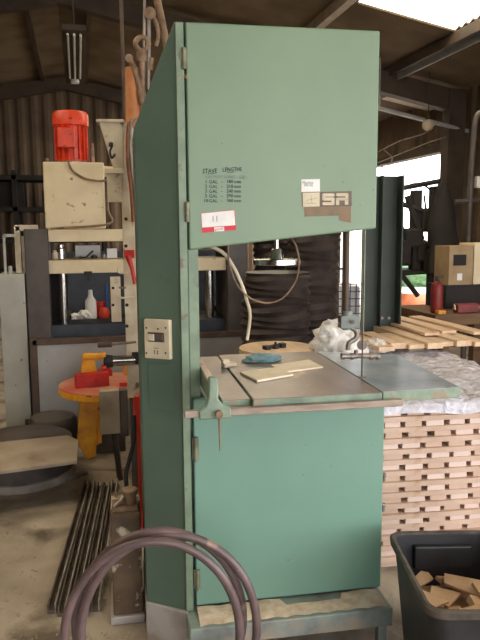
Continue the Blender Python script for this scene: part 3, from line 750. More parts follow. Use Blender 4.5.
for pr in protoL+protoE: COL.objects.unlink(pr)
for L_ in range(NL):
    zz = ctop-(L_+1)*ph
    ordt = 'the %s layer down' % numw[L_] if 0 < L_ < 14 else 'the %s layer' % numw[L_]
    off = random.uniform(-.008, .008)
    for jj, yv in enumerate((0,)):
        o = protoL[L_ % 2].copy(); COL.objects.link(o); o.matrix_world = TF.M @ Matrix.Translation((.0+off*.5, off, zz+ha+.0003))
        tag(o, 'pale board lying lengthwise across the front in %s of the wrapped stack' % ordt, 'board', 'lengthwise boards of the timber stack')
    x = .0+random.uniform(0, .02)
    for c in range(8):
        pr = protoE[random.randrange(4)]; w_ = pr.data.vertices[1].co.x
        gap = random.choice((.022, .027, .033))
        if x+w_ > SW+.03: break
        o = pr.copy(); COL.objects.link(o); o.matrix_world = TF.M @ Matrix.Translation((x, off+.010+random.uniform(0, .010), zz))
        tag(o, '%s board end from the left in %s of the wrapped stack' % (colw[c], ordt), 'board', 'crosswise boards of the timber stack')
        x += w_+gap
# back bearer boards so each layer is carried at the back too (inside the stack)
for pr in protoL:
    pass
# stretch film over the stack
from mathutils import noise as NZ
b = bmesh.new(); nx, ny = 60, 70; gridv = []
prof = []
for j in range(ny+1):
    t = j/ny
    if t < .25: y = -.022; z = ctop-.036+.042*(t/.25)
    else: y = -.022+(t-.25)/.75*(SD+.02); z = ctop+.006
    prof.append((y, z, t))
for j, (y, z, t) in enumerate(prof):
    row = []
    for i in range(nx+1):
        x = -.01+(SW+.02)*i/nx
        q = Vector((x*7, y*7, z*7)); a = abs(NZ.noise(q))*.03+abs(NZ.noise(q*2.6))*.012
        if t < .25:
            hem = .03*NZ.noise(Vector((x*4, 3, 0)))*(1-t/.25)
            row.append(b.verts.new((x, y-a*.6, z+hem)))
        else: row.append(b.verts.new((x, y, z+a)))
    gridv.append(row)
for j in range(ny):
    for i in range(nx): b.faces.new((gridv[j][i], gridv[j][i+1], gridv[j+1][i+1], gridv[j+1][i]))
me = bpy.data.meshes.new('stretch_film'); b.to_mesh(me); b.free(); me.materials.append(M['film'])
for p_ in me.polygons: p_.use_smooth = True
o = bpy.data.objects.new('stretch_film', me); COL.objects.link(o); o.matrix_world = TF.M
tag(o, 'crumpled clear plastic stretch film over the top of the timber stack', 'plastic film')

# planks on a trestle behind the stack
zp = ctop+.06
_k = TF.M @ Vector((.0, SD+.06, 0))
KF = Frame((onz(420, 349, zp).x, onz(420, 349, zp).y, 0), 0.0)
a = TF.M @ Vector((0, SD+.06, 0))
tr = thing('trestle', 'low wooden trestle carrying the loose planks behind the wrapped stack', 'trestle', KF)
xa, xb = KF.z(362, 345, zp).x, KF.z(505, 350, zp).x
y0t = .3
for yy in (y0t+.1, y0t+.75): g = MB(); g.box(xa+(.08 if yy < .5 else .42), xb, yy, yy+.08, zp-.08, zp-.001); g.build('crossbar', 'bench', tr, bevel=.004)
for yy in (y0t+.1, y0t+.75):
    for xx in (xa+(.1 if yy < .5 else .44), xb-.1): g = MB(); g.box(xx, xx+.06, yy, yy+.06, 0, zp-.08); g.build('leg', 'bench', tr, bevel=.004)
ends = [(362, 341, 375), (376, 346, 398), (399, 347, 418), (419, 345, 436), (437, 344, 456), (457, 344, 476), (477, 344, 498)]
far = ['leftmost', 'second from the left', 'third from the left', 'fourth from the left', 'fifth from the left', 'sixth from the left', 'rightmost']
wd = (xb-xa)/7
for i in range(7):
    g = MB(); w_ = wd-.004; t_ = .028+.01*((i*3) % 2); l = 1.35-.06*(i % 3) if i > 2 else .5
    g.box(0, w_, 0, l, 0, t_)
    o = g.build('plank', 'plank', bevel=.002)
    o.matrix_world = KF.M @ Matrix.Translation((xa+i*wd, .0+.03*((i*2) % 3)-.02, zp)) @ Matrix.Rotation(R(0), 4, 'Z')
    tag(o, '%s of the loose tan planks lying behind the film-wrapped stack' % far[i], 'plank', 'loose planks behind the stack')
for i, (xx, yy) in enumerate(((.46, .45), (.62, .5), (.8, .4))):
    g = MB(); g.box(0, .11, 0, .9, 0, .02); o = g.build('plank', 'plank', bevel=.002)
    o.matrix_world = KF.M @ Matrix.Translation((xa+xx, yy-.2, zp+.0385)) @ Matrix.Rotation(R(-1+i), 4, 'Z')
    tag(o, '%s plank laid on top of the loose tan planks' % ('left', 'middle', 'right')[i], 'plank', 'upper loose planks')

# green steel upright behind the table
UF = Frame(tuple(dep(385, 330, 5.05).xy)+(0,), -PSI+R(8))
a = UF.rect(366, 172, 402, 334, 0)
ur = thing('steel_upright', 'dark green steel channel upright standing behind the right side of the bandsaw', 'steel post', UF)
zt = UF.loc(396, 176, 0).z
xa_, xb_ = UF.loc(364, 260).x, UF.loc(397.5, 260).x
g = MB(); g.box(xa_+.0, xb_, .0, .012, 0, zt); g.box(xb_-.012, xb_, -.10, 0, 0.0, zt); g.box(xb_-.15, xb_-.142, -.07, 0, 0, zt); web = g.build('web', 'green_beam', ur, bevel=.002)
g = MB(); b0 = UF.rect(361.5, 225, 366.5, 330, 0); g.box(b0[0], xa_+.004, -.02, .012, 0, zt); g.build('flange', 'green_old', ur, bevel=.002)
for px in (382, 389):
    c = UF.loc(px, 318, -.001); g = MB(); g.cyl((c.x, -.001, c.z), (c.x, -.006, c.z), .011, seg=10); g.build('bolt', 'steel_rail', ur)

# ------------------------------------------------------------------ plastic bags behind the saw
# cable drum table + dark ducts
def at_floor(px, d): q = dep(px, 300, d); return (q.x, q.y, 0)
q = dep(277, 347, 3.55)
DF = Frame((q.x, q.y, 0), 0)
dz = q.z; rD = 38/670*3.55
dr_ = thing('wooden_drum', 'upright wooden drum with pale round top behind the bandsaw table', 'drum', DF)
g = MB(); g.lathe([(rD*.92, 0), (rD*.97, dz*.5), (rD*.93, dz-.03)], seg=32); g.build('barrel', 'bench', dr_, smooth=True)
g = MB(); g.lathe([(rD, dz-.03), (rD, dz-.002), (rD-.004, dz)], seg=36); g.build('drum_top', 'plank', dr_, smooth=True)
g = MB(); bf = Frame((q.x-.02, q.y-.04, dz), .3)
g.lathe([(.02, 0), (.018, .02), (.006, .025), (.006, .035)], seg=12); g.cyl((-.06, 0, .012), (.055, .01, .012), .010, seg=8); g.box(-.07, -.04, -.02, .02, 0, .02); g.box(.03, .06, -.012, .022, 0, .024)
tag(g.build('tap_fitting', 'black', frame=bf, smooth=False, bevel=.002), 'small black fitting lying on the round wooden drum top', 'fitting')
def duct(px, d, ytop, hw_, label, seed, yflo=None):
    q = dep(px, ytop, d); fr = Frame((q.x, q.y, 0), 0); r = hw_/670*d; H = q.z; n = 26
    g = MB(); rings = []; seg = 36
    for i in range(n*4+1):
        t = i/(n*4); z = H*t; rr = r*(1+.05*math.sin(i*PI/2)+.03*math.sin(t*9+seed))
        cx = .03*math.sin(t*5+seed); cy = .02*math.cos(t*4+seed)
        rings.append([Vector((cx+rr*math.cos(2*PI*k/seg), cy+rr*math.sin(2*PI*k/seg), z+.012*math.sin(2*PI*k/seg*2+i*.4+seed) if 0 < i < n*4 else z)) for k in range(seg)])
    g.rings(rings)
    return tag(g.build('flexible_duct', 'duct', frame=fr, smooth=True), label, 'duct')
duct(279, 4.55, 272, 33, 'shorter black ribbed flexible duct standing behind the round wooden drum', 1)
duct(312, 5.1, 226, 27, 'taller black ribbed flexible duct standing to the right of the shorter one', 2.5)
duct(271, 5.7, 236, 20, 'dark ribbed duct half hidden behind the steel handwheel', 4)
q = dep(336, 350, 3.5)
st_ = thing('bench_stand', 'low dark stand carrying a crumpled clear plastic bag behind the bandsaw', 'stand', Frame((q.x, q.y, 0), 0))
g = MB(); g.box(-.12, .12, -.12, .12, q.z-.06, q.z-.03); g.build('stand_top', 'bench', st_, bevel=.004)
for sx in (-.09, .09):
    for sy in (-.09, .09): g = MB(); g.box(sx-.02, sx+.02, sy-.02, sy+.02, 0, q.z-.06); g.build('leg', 'bench', st_)
blob('plastic_bag', q.x-.01, q.y, q.z-.031, .115, .10, .11, 'film2', 'crumpled translucent plastic bag heaped behind the blade guide', 'plastic bag', 5, .55)
w = onz(376, 352, ctop+.03); blob('plastic_bag', w.x, w.y, ctop+.035, .07, .07, .05, 'film2', 'smaller crumpled plastic bag lying on the back left of the film-covered stack', 'plastic bag', 8, .55)

# ------------------------------------------------------------------ hydraulic press, left background
p = onz(40, 438, 0); HF = Frame((p.x, p.y, 0), 0.0)
pr = thing('hydraulic_press', 'large workshop press with dark side columns, cream crossbeams and oil tank', 'press', HF)
def hr_(x0, y0, x1, y1, v=0): return HF.rect(x0, y0, x1, y1, v)
def pbox(g, x0, y0, x1, y1, v, d, fr=HF):
    a = fr.rect(x0, y0, x1, y1, v); g.box(a[0], a[1], v, v+d, a[2], a[3]); return a
a = hr_(28, 228, 52, 438); zc_ = HF.loc(40, 229, 0).z
for x0, x1 in ((28, 51), (228, 248)):
    xa, xb = HF.loc(x0, 320).x, HF.loc(x1, 320).x; g = MB(); g.box(xa, xb, 0, .5, 0, zc_); g.build('column', 'press_dark', pr, bevel=.006)
g = MB(); pbox(g, 48, 229, 232, 241, .06, .38); g.build('crossbeam', 'cream', pr, bevel=.005)
g = MB(); pbox(g, 48, 259, 232, 272, .06, .38); g.build('crossbeam', 'cream', pr, bevel=.005)
for x0, x1 in ((60, 68), (206, 213)):
    a = hr_(x0-.8, 272, x1+.8, 338, .2); g = MB(); g.cyl(((a[0]+a[1])/2, .2, a[2]-.1), ((a[0]+a[1])/2, .2, a[3]+.02), (a[1]-a[0])/2, seg=18); g.build('guide_pillar', 'chrome', pr, smooth=True)
g = MB(); pbox(g, 50, 272, 59, 330, .30, .1); g.build('inner_column', 'dark', pr)
g = MB(); pbox(g, 50, 322, 230, 337, .1, .32); a = pbox(g, 52, 337, 230, 420, .1, .3); g.build('bed', 'slate', pr, bevel=.005)
g = MB(); pbox(g, 34, 340, 250, 431, -.06, .02); gp_ = g.build('guard_panel', 'panel', pr, bevel=.002)
g = MB(); pbox(g, 32, 335.5, 250, 341, -.075, .06); pbox(g, 32, 338, 39, 438, -.075, .05); g.build('panel_rail', 'panel_rail', pr, bevel=.002)
g = MB(); a = hr_(84, 271, 92, 278, .1); g.box(a[0], a[1], .055, .09, a[2]+.02, a[3]); g.box((a[0]+a[1])/2-.008, (a[0]+a[1])/2+.008, .05, .08, a[2]-.02, a[3]); g.build('latch', 'black', pr)
g = MB(); pbox(g, 111, 277, 121, 322, .02, .05); g.build('side_plate', 'cream_pale', pr, bevel=.003)
g = MB()
for y in (288, 305): c = HF.loc(113, y, .02); g.cyl((c.x, .015, c.z), (c.x, .03, c.z), .012, seg=8)
g.build('bolt', 'black', pr)
# oil tank
zt0 = HF.loc(70, 229, .06).z
a = hr_(44, 162, 105, 229, .06)
g = MB(); g.box(a[0], a[1], .06, .48, zt0, a[3]); tank = g.build('oil_tank', 'cream', pr, bevel=.012)
b_ = hr_(96, 166, 118, 176, .2); g = MB(); zc2 = (b_[2]+b_[3])/2
g.cyl((a[1]-.06, .25, zc2), (b_[1], .25, zc2), .05, .035, 20); g.build('accumulator', 'cream', tank, smooth=True)
# motor
mc = HF.loc(72, 160, .25); z1 = a[3]; mx = mc.x
ww = (HF.loc(90, 130, .25).x-HF.loc(54, 130, .25).x)/2
zt1 = HF.loc(72, 112, .25).z; zmid = HF.loc(72, 127, .25).z
g = MB(); g.lathe([(ww*.72, z1+.01), (ww*.78, z1+.02), (ww*.8, zmid)], (mx, .25, 0), 28)
for k in range(18):
    t = 2*PI*k/18; d = Vector((math.cos(t), math.sin(t), 0)); c = Vector((mx, .25, 0))+d*ww*.8; u = Vector((-d.y, d.x, 0))*.004
    g.hexa([c-u-d*.01+Vector((0, 0, z1+.03)), c+u-d*.01+Vector((0, 0, z1+.03)), c+u+d*.02+Vector((0, 0, z1+.03)), c-u+d*.02+Vector((0, 0, z1+.03)), c-u-d*.01+Vector((0, 0, zmid)), c+u-d*.01+Vector((0, 0, zmid)), c+u+d*.02+Vector((0, 0, zmid)), c-u+d*.02+Vector((0, 0, zmid))])
mo = g.build('motor', 'red_motor', pr, bevel=0)
g = MB(); g.lathe([(ww*.9, zmid-.005), (ww, zmid+.005), (ww, zt1-.025), (ww*.9, zt1-.004), (ww*.3, zt1)], (mx, .25, 0), 32); g.build('fan_cover', 'red_motor', mo, smooth=True)
q_ = hr_(57, 127, 75, 147, .05); g = MB(); g.box(q_[0], q_[1]-.0, .25-ww-.04, .25-ww*.5, q_[2], q_[3]); g.build('terminal_box', 'red_motor', mo, bevel=.008)
g = MB(); g.lathe([(ww*.95, z1), (ww*.95, z1+.014)], (mx, .25, 0), 24); g.build('motor_flange', 'steel_bare', mo)
g = MB(); g.cyl((mx+ww+.02, .2, z1), (mx+ww+.02, .2, z1+.16), .02, .012, 10); g.build('breather_pipe', 'rust_steel', tank, smooth=True); g = MB(); g.cyl((mx-ww-.05, .12, z1), (mx-ww-.05, .12, z1+.03), .014, seg=8); g.build('filler_cap', 'rust_steel', tank, smooth=True)
g = MB(); g.tube(smoothpath([HF.loc(x, y, .03) for x, y in ((68, 160), (72, 170), (84, 178), (100, 181), (113, 178), (118, 172))], 5), .009, 8); g.build('hydraulic_hose', 'rust_steel', pr, smooth=True)
g = MB(); g.tube(smoothpath([HF.loc(x, y, .03) for x, y in ((118, 165), (109, 190), (108, 210), (112, 222), (95, 226), (60, 228), (50, 229))], 5), .009, 8); g.build('hydraulic_hose', 'rust_steel', pr, smooth=True)
# cream bent bracket frame left of the column, on the grey cabinet
p = onz(20, 434, 0); CF = Frame((p.x-.02, p.y-.15, 0), 0.0)
a = CF.rect(2, 274, 34, 432, 0)
xcab1 = min(a[1], (CF.I @ (HF.M @ Vector((HF.loc(28, 320).x, 0, 0)))).x-.01)
cab = thing('metal_cabinet', 'plain light grey metal cabinet at the left edge beside the press', 'cabinet', CF)
g = MB(); g.box(CF.loc(5, 400).x, xcab1, 0, .35, .04, a[3]); g.build('body', 'cabinet', cab, bevel=.006)
g = MB(); g.box(CF.loc(5, 400).x+.01, xcab1-.01, .02, .34, 0, .04); g.build('plinth', 'press_dark', cab)
g = MB(); g.box(xcab1-.05, xcab1-.046+.04, -.004, .001, .1, .16); g.build('vent_slot', 'press_dark', cab)
zc = a[3]
fr = Frame(CF.M @ Vector((CF.loc(24, 270).x, .12, zc)), 0)
br = thing('angle_frame', 'cream bent angle iron frame standing on top of the grey cabinet', 'frame', fr)
g = MB()
def pb2(g, x0, y0, x1, y1, v=0, d=.03): a = fr.rect(x0, y0, x1, y1, v); g.box(a[0], a[1], v, v+d, max(a[2], 0), a[3])
pb2(g, 15, 226, 21, 275); pb2(g, 15, 225, 38, 231); g.build('frame', 'cream_pale', br, bevel=.003)
g = MB(); pb2(g, 22, 236, 25, 276, .05, .02); g.build('stay', 'cream_pale', br)
fr2 = Frame(CF.M @ Vector((CF.loc(8, 270).x+.0, .06, zc)), 0)
g = MB(); a = fr2.rect(3.5, 235, 6, 275, 0); g.box(a[0], a[1], 0, .015, 0, a[3]); a = fr2.rect(3.5, 234, 15, 237, 0); g.box(a[0], a[1], 0, .015, a[2], a[3]); a = fr2.rect(8, 266, 13, 275, 0); g.cyl(((a[0]+a[1])/2, .0, 0), ((a[0]+a[1])/2, .0, a[3]), .015, seg=12)
tag(g.build('metal_stay', 'cabinet', frame=fr2), 'thin pale metal stay at the far left on the grey cabinet', 'bracket')

# objects lying on the press's second crossbeam
zsh = HF.loc(80, 259, .06).z
def onpress(px, name, mt, label, cat, w, h, shape='box', v=.16, z=None, d=.05):
    q = HF.loc(px, 255, v); f2 = Frame(HF.M @ Vector((q.x, v, zsh if z is None else z)), 0); g = MB()
    if shape == 'box': g.box(-w/2, w/2, -d/2, d/2, 0, h)
    elif shape == 'cyl': g.lathe([(w/2, 0), (w/2, h*.7), (w*.3, h*.8), (w*.3, h)], seg=14)
    elif shape == 'rod': g.tube([(-w/2, 0, .008), (0, -.02, .012), (w/2, .01, h)], .007, 8)
    return tag(g.build(name, mt, frame=f2, bevel=.002 if shape == 'box' else 0, smooth=shape != 'box'), label, cat)
onpress(88, 'metal_plate', 'panel', 'pale rectangular plate leaning behind tools on the press crossbeam', 'plate', .2, .1, d=.02, v=.3)
onpress(112, 'gauge_box', 'white', 'small white gauge box with markings on the press crossbeam', 'gauge', .08, .075, v=.2)
onpress(61, 'steel_bush', 'chrome', 'shiny steel bush standing at the left end of the press crossbeam', 'bush', .07, .11, 'cyl', v=.18)
onpress(55, 'cream_jar', 'cream_pale', 'small cream pot beside the steel bush on the press crossbeam', 'pot', .05, .07, 'cyl', v=.12)
onpress(86, 'spanner', 'black', 'dark spanner lying tilted against tools on the press crossbeam', 'spanner', .11, .06, 'rod', v=.1)
onpress(94, 'socket', 'black', 'small dark tool lying right of the spanner on the press crossbeam', 'tool', .05, .03, 'cyl', v=.13)
onpress(104, 'socket', 'steel_bare', 'small grey socket below the white gauge box', 'tool', .04, .035, 'cyl', v=.1)
onpress(78, 'bolt', 'rust_steel', 'rusty bolt lying at the left of the spanner', 'bolt', .06, .02, 'rod', v=.1)

# storage shelf behind the press
q = dep(100, 320, 6.0); SF = Frame((q.x, q.y, 0), 0)
sh = thing('storage_shelf', 'dark shelf unit holding bottles seen through the press opening', 'shelf', SF)
zA = SF.loc(95, 320, 0).z; zB = SF.loc(95, 307, 0).z
xa, xb = SF.loc(68, 320).x, SF.loc(226, 320).x
for z in (zA-.3, zA): g = MB(); g.box(xa, xb, 0, .4, z-.02, z); g.build('shelf_board', 'dark', sh)
for x in (xa, xb-.03): g = MB(); g.box(x, x+.03, 0, .4, 0, zA+.05); g.build('side', 'dark', sh)
g = MB(); g.box(xa, xb, .40, .42, 0, zA+.6); g.build('back', 'slate', sh)
def onshelf(px, name, mt, label, cat, prof, v=.12, z=None, lying=False):
    q = SF.loc(px, 310, v); f2 = Frame(SF.M @ Vector((q.x, v, zA if z is None else z)), 0)
    g = MB(); g.lathe(prof, seg=16); o = g.build(name, mt, frame=f2, smooth=True)
    return tag(o, label, cat)
bot = lambda r, h: [(r, 0), (r, h*.62), (r*.45, h*.78), (r*.38, h)]
onshelf(91, 'spray_bottle', 'white', 'white plastic spray bottle seen through the press opening', 'bottle', bot(.05, .26))
q = SF.loc(91, 280, .12); 
blob('plastic_bag', *(SF.M @ Vector((SF.loc(84, 310, .1).x, .08, zA))), .07, .05, .05, 'white', 'white plastic bag lying on the shelf left of the spray bottle', 'bag', 11, .4)
blob('plastic_bag', *(SF.M @ Vector((SF.loc(74, 310, .1).x, .08, zA))), .05, .05, .035, 'white', 'small white bag at the left end of the shelf behind the press', 'bag', 12, .4)
onshelf(104, 'red_cap_tin', 'red_motor', 'orange red round tin on the shelf behind the press', 'tin', [(.045, 0), (.05, .05), (.04, .09), (.01, .1)])
for i, (px, h) in enumerate(((109, .2), (117, .24), (124, .2))):
    onshelf(px, 'clear_bottle', 'bottle', '%s clear bottle on the shelf behind the press opening' % ('left', 'middle', 'right')[i], 'bottle', bot(.03, h), v=.2, z=zA-.3)
onshelf(107, 'blue_tube', 'blue', 'upright blue tube on the shelf behind the press side plate', 'tube', [(.012, 0), (.012, .3)], v=.25)
onshelf(100, 'red_box', 'red', 'dark red tin standing behind the spray bottle', 'tin', [(.06, 0), (.06, .13)], v=.3)

# ------------------------------------------------------------------ hopper stand (cream post) beside the saw
q = dep(129, 300, 3.85); PFm = Frame((q.x, q.y, 0), -PSI+R(4))
hs = thing('hopper_stand', 'cream machine post with small hopper and pipes, left of the bandsaw', 'machine', PFm)
def mrect(*a): return PFm.rect(*a)
xa, xb = PFm.loc(124.5, 300).x, PFm.loc(137, 300).x
ztp = PFm.loc(128, 124, 0).z
g = MB(); zlow = PFm.loc(130, 398, 0).z; g.box(xa, xb, 0, .12, zlow, ztp); g.build('post', 'cream_pale', hs, bevel=.005)
g = MB(); g.box(xa+.01, xb-.01, .01, .11, .02, zlow); g.box(xa-.03, xb+.03, -.03, .15, 0, .02); g.build('base_column', 'press_dark', hs, bevel=.004)
# hopper
T = [PFm.loc(x, y, -.02) for x, y in ((98, 120), (124, 120), (124, 170), (113, 168))]
g = MB(); n0 = [Vector(t) for t in T]
g.prism(n0, (0, .22, 0)); hop = g.build('hopper', 'cream_pale', hs, bevel=.006)
g = MB(); g.box(n0[0].x-.01, n0[1].x, -.03, .21, n0[0].z-.012, n0[0].z+.004); g.build('hopper_rim', 'cream_box', hop, bevel=.003)
g = MB(); g.tube(smoothpath([PFm.loc(x, y, -.035) for x, y in ((112, 146), (110, 152), (112, 158), (115, 154))], 4), .006, 8); g.cyl(PFm.loc(111, 143, -.03), PFm.loc(111, 146, -.035), .012, seg=10); g.build('hook', 'black', hop, smooth=True)
g = MB(); a = PFm.rect(107, 170, 124, 202, 0); g.box(a[0], a[1], .0, .05, a[2], a[3]-.01); a = PFm.rect(106, 169, 124, 174, 0); g.box(a[0], a[1], -.04, .12, a[2], a[3]); g.build('bracket', 'cream_pale', hs, bevel=.003)
g = MB()
pp = [PFm.loc(x, y, -.03) for x, y in ((133, 119), (129, 124), (127.5, 140), (128, 165), (131, 190), (133, 222))]
g.tube(smoothpath(pp, 5), .010, 10); g.build('pipe', 'copper', hs, smooth=True)
g = MB()
pp = [PFm.loc(x, y, -.055) for x, y in ((136, 118), (131.5, 124), (130, 140), (131, 165), (134, 190), (136, 222))]
g.tube(smoothpath(pp, 5), .008, 10); g.build('pipe', 'steel_bare', hs, smooth=True)
g = MB(); a = PFm.rect(124, 250, 134.5, 258, -.03); g.box(a[0], a[1], -.04, .0, a[2], a[3]); 
g.tube([PFm.loc(128, 256, -.035), PFm.loc(132, 268, -.04), PFm.loc(135, 284, -.045)], [.018, .012, .012], 8); g.build('lever', 'red', hs, bevel=.002)
for y in (272, 287, 297):
    g = MB(); g.tube(smoothpath([PFm.loc(x, yy, -.03) for x, yy in ((134, y), (126, y+1), (119, y+.5), (118, y-4 if y == 272 else y))], 4), .006, 8); g.build('pipe', 'cream_pale', hs, smooth=True)
g = MB()
for x, y in ((126, 219), (126, 246), (127, 326), (127, 305)): c = PFm.loc(x, y, -.001); g.cyl((c.x, 0.001, c.z), (c.x, -.008, c.z), .010, seg=8)
a = PFm.rect(134, 352, 139, 364, 0); g.box(a[0]-.01, a[1], -.02, .005, a[2], a[3])
g.build('bolt', 'black', hs)
# handle rod passing to the left
g = MB(); g.cyl(PFm.loc(98, 345, -.06), PFm.loc(112, 344.5, -.06), .016, seg=12); g.build('handle_grip', 'panel_rail', hs, smooth=True)
g = MB(); g.cyl(PFm.loc(111, 344.5, -.06), PFm.loc(136, 342, -.02), .007, seg=8); g.build('handle_rod', 'rust_steel', hs, smooth=True)
# spindle
g = MB(); g.cyl(PFm.loc(112, 361, -.05), PFm.loc(134, 360, -.01), .030, seg=20); g.build('spindle', 'chrome', hs, smooth=True)
g = MB(); g.cyl(PFm.loc(106, 361.5, -.055), PFm.loc(113, 361, -.05), .040, .034, 16); g.cyl(PFm.loc(104, 361.5, -.055), PFm.loc(107, 361.5, -.055), .025, seg=12); g.build('chuck', 'black', hs, smooth=True)
# ram on top of the post
def ml(x, y, v=.05): return PFm.loc(x, y, v)
g = MB(); g.cyl((ml(132, 70).x, .05, ztp-.01), ml(132, 68), .042, .038, 20); ram = g.build('ram', 'orange', hs, smooth=True)
g = MB(); g.tube([ml(129, 58, .02), ml(134, 68, .02), ml(139, 84, .02), ml(142, 104, .02)], [.016, .018, .018, .016], 10); g.cyl(ml(129, 58, 0), ml(129, 58, .06), .022, seg=14)
g.build('link_arm', 'rust_steel', ram, smooth=True)
g = MB(); c = ml(142, 44, .05)
pts = [c+Vector((math.cos(t)*.036, 0, math.sin(t)*.036)) for t in [2*PI*k/24 for k in range(24)]]
g.tube(pts, .015, 10, closed=True); g.cyl(ml(142, 51), ml(142, 62), .030, seg=16); g.cyl(ml(142, 60), ml(142, 122), .022, seg=14); g.build('clevis', 'rust_steel', ram, smooth=True)
g = MB(); g.cyl(ml(144.5, 0), ml(143.5, 90), .008, seg=8); g.cyl(ml(149, 18), ml(148, 90), .012, seg=10); g.build('rod', 'steel_bare', ram, smooth=True)
g = MB(); g.cyl(ml(150, 13, .02), ml(150, 13, .07), .032, seg=20); g.cyl(ml(151, 58), ml(150, 70), .015, seg=10)
g.tube(smoothpath([ml(153, 16, .04), ml(157, 26, .04), ml(158, 38, .04), ml(156, 46, .04)], 4), [.012]*10+[.006]*3, 8) if False else g.tube(smoothpath([ml(153, 16, .04), ml(157, 26, .04), ml(158, 38, .04), ml(156, 46, .04)], 4), .011, 8)
g.build('hook', 'rust_steel', ram, smooth=True)
ctp = ml(153, -60, .05)
g = MB(); g.cyl(ml(151, -30, .10), ml(168, 52, .10), .021, seg=12); g.build('jib', 'rust_steel', ram, smooth=True)
# vertical conduit at its left, from roof to floor
q = dep(124, 100, 4.05); fr = Frame((q.x, q.y, 0), 0); g = MB(); zz = roofz(q.x)-.02
g.cyl((0, 0, 0), (0, 0, zz), .011, seg=10); tag(g.build('conduit', 'panel_rail', frame=fr, smooth=True), 'thin brown vertical conduit running up past the hopper', 'conduit')

# ------------------------------------------------------------------ round welding table with clamps
q = onz(88, 460, 0); RF = Frame((q.x+.02, q.y, 0), 0)
zrt = RF.loc(95, 380, 0).z; 
c0 = onz(111, 383, zrt); cl0 = RF.I @ c0; rt = 51/670*((c0-CAM).dot(_f))
rt_ = thing('round_table', 'round machine table with worn red top and yellow rim on a yellow leg', 'table', RF)
zr_ = zrt+.0
g = MB(); g.lathe([(rt-.004, zr_-.05), (rt, zr_-.046), (rt, zr_-.004)], (cl0.x, cl0.y, 0), 40); g.build('rim', 'yellow', rt_, smooth=True)
g = MB(); g.lathe([(rt, zr_-.004), (rt, zr_), (rt-.006, zr_+.003)], (cl0.x, cl0.y, 0), 40); g.build('table_top', 'pink_red', rt_, smooth=True)
g = MB(); lt = [RF.loc(x, y, 0) for x, y in ((81, 396), (99, 398), (96, 456), (88, 464), (77, 444))]
for p_ in lt: p_.z = max(0, p_.z)
lt[0].z = zr_-.045; lt[1].z = zr_-.045; lt[3].z = 0
yy = cl0.y-rt*.45
for p_ in lt: p_.y = 0
g.prism(lt, (0, .06, 0)); g.build('leg', 'yellow', rt_, bevel=.006)
g = MB(); l2 = [RF.loc(x, y, .07) for x, y in ((97, 425), (103, 428), (101, 443), (96, 446))]; g.prism(l2, (0, .04, 0)); g.box(l2[0].x-.0, l2[0].x+.03, .06, .2, l2[2].z, zr_-.05); g.build('gusset', 'yellow', rt_, bevel=.004)
g = MB(); a = RF.rect(92, 430, 112, 460, .15); g.box(a[0]-.02, a[1]+.1, .12, .42, 0, zr_-.05) ; g.build('pedestal', 'drum', rt_, bevel=.01)
g = MB(); vb = cl0.y-rt-.085; a = RF.rect(100, 391, 128, 434, vb); g.box(a[0], a[1]-.05, vb, vb+.08, a[2], a[3]); g.build('control_box', 'sheet_wood', rt_, bevel=.004)
g = MB(); g.box(a[1]-.048, a[1], vb-.005, vb+.08, a[2]-.02, a[3]+.002); g.build('control_box', 'press_dark', rt_, bevel=.004)
g = MB(); g.cyl(((a[0]+a[1])/2, vb+.05, a[2]), ((a[0]+a[1])/2+.03, vb+.12, .0), .02, seg=10); g.build('stay', 'press_dark', rt_)
def clampjig(px, py, sc, label, yw, name='toggle_clamp'):
    w = onz(px, py, zr_+.003); f2 = Frame((w.x, w.y, zr_+.003), yw)
    t = thing(name, label, 'clamp', f2)
    g = MB(); g.box(-.085*sc, .085*sc, -.03*sc, .03*sc, 0, .07*sc); g.cyl((.03*sc, -.031*sc, .035*sc), (.03*sc, -.036*sc, .035*sc), .016*sc, seg=12); g.build('clamp_block', 'red', t, bevel=.005)
    g = MB(); g.prism([(-.05*sc, .02, .07*sc), (.03*sc, .02, .07*sc), (.02*sc, .02, .13*sc), (.06*sc, .02, .16*sc), (-.03*sc, .02, .17*sc), (-.045*sc, .02, .12*sc)], (0, .03*sc, 0)); g.build('jaw', 'yellow', t, bevel=.004)
    g = MB(); g.cyl((-.04*sc, .03, .15*sc), (.08*sc, .03, .15*sc), .018*sc, seg=12); g.build('handle', 'yellow', t, smooth=True)
clampjig(92, 386, 1.3, 'red clamp block with yellow jaw on the left of the round table', .1)
w = onz(105, 376, zr_+.003); f2 = Frame((w.x, w.y, zr_+.003), .2); g = MB(); g.box(-.05, .05, -.02, .02, 0, .05); g.cyl((-.02, -.02, .05), (.03, -.02, .07), .018, seg=10); g.box(-.02, .01, -.015, .015, .05, .085)
tag(g.build('toggle_clamp', 'red', frame=f2, bevel=.004), 'smaller red clamp behind the larger red clamp block on the round table', 'clamp')
w = onz(124, 386, zr_+.003); f2 = Frame((w.x, w.y, zr_+.003), 0); g = MB(); g.box(-.03, .02, -.02, .02, 0, .025)
tag(g.build('steel_block', 'red', frame=f2, bevel=.003), 'small red block at the right edge of the round table', 'block')
w = onz(125, 375, zr_+.003); f2 = Frame((w.x, w.y, zr_+.003), 0); g = MB(); g.cyl((0, 0, 0), (0, 0, .06), .012, seg=10); g.lathe([(.012, .06), (.024, .075), (.02, .095), (.001, .1)], seg=12)
tag(g.build('locating_pin', 'yellow', frame=f2, smooth=True), 'yellow knobbed pin standing at the back right of the round table', 'pin')

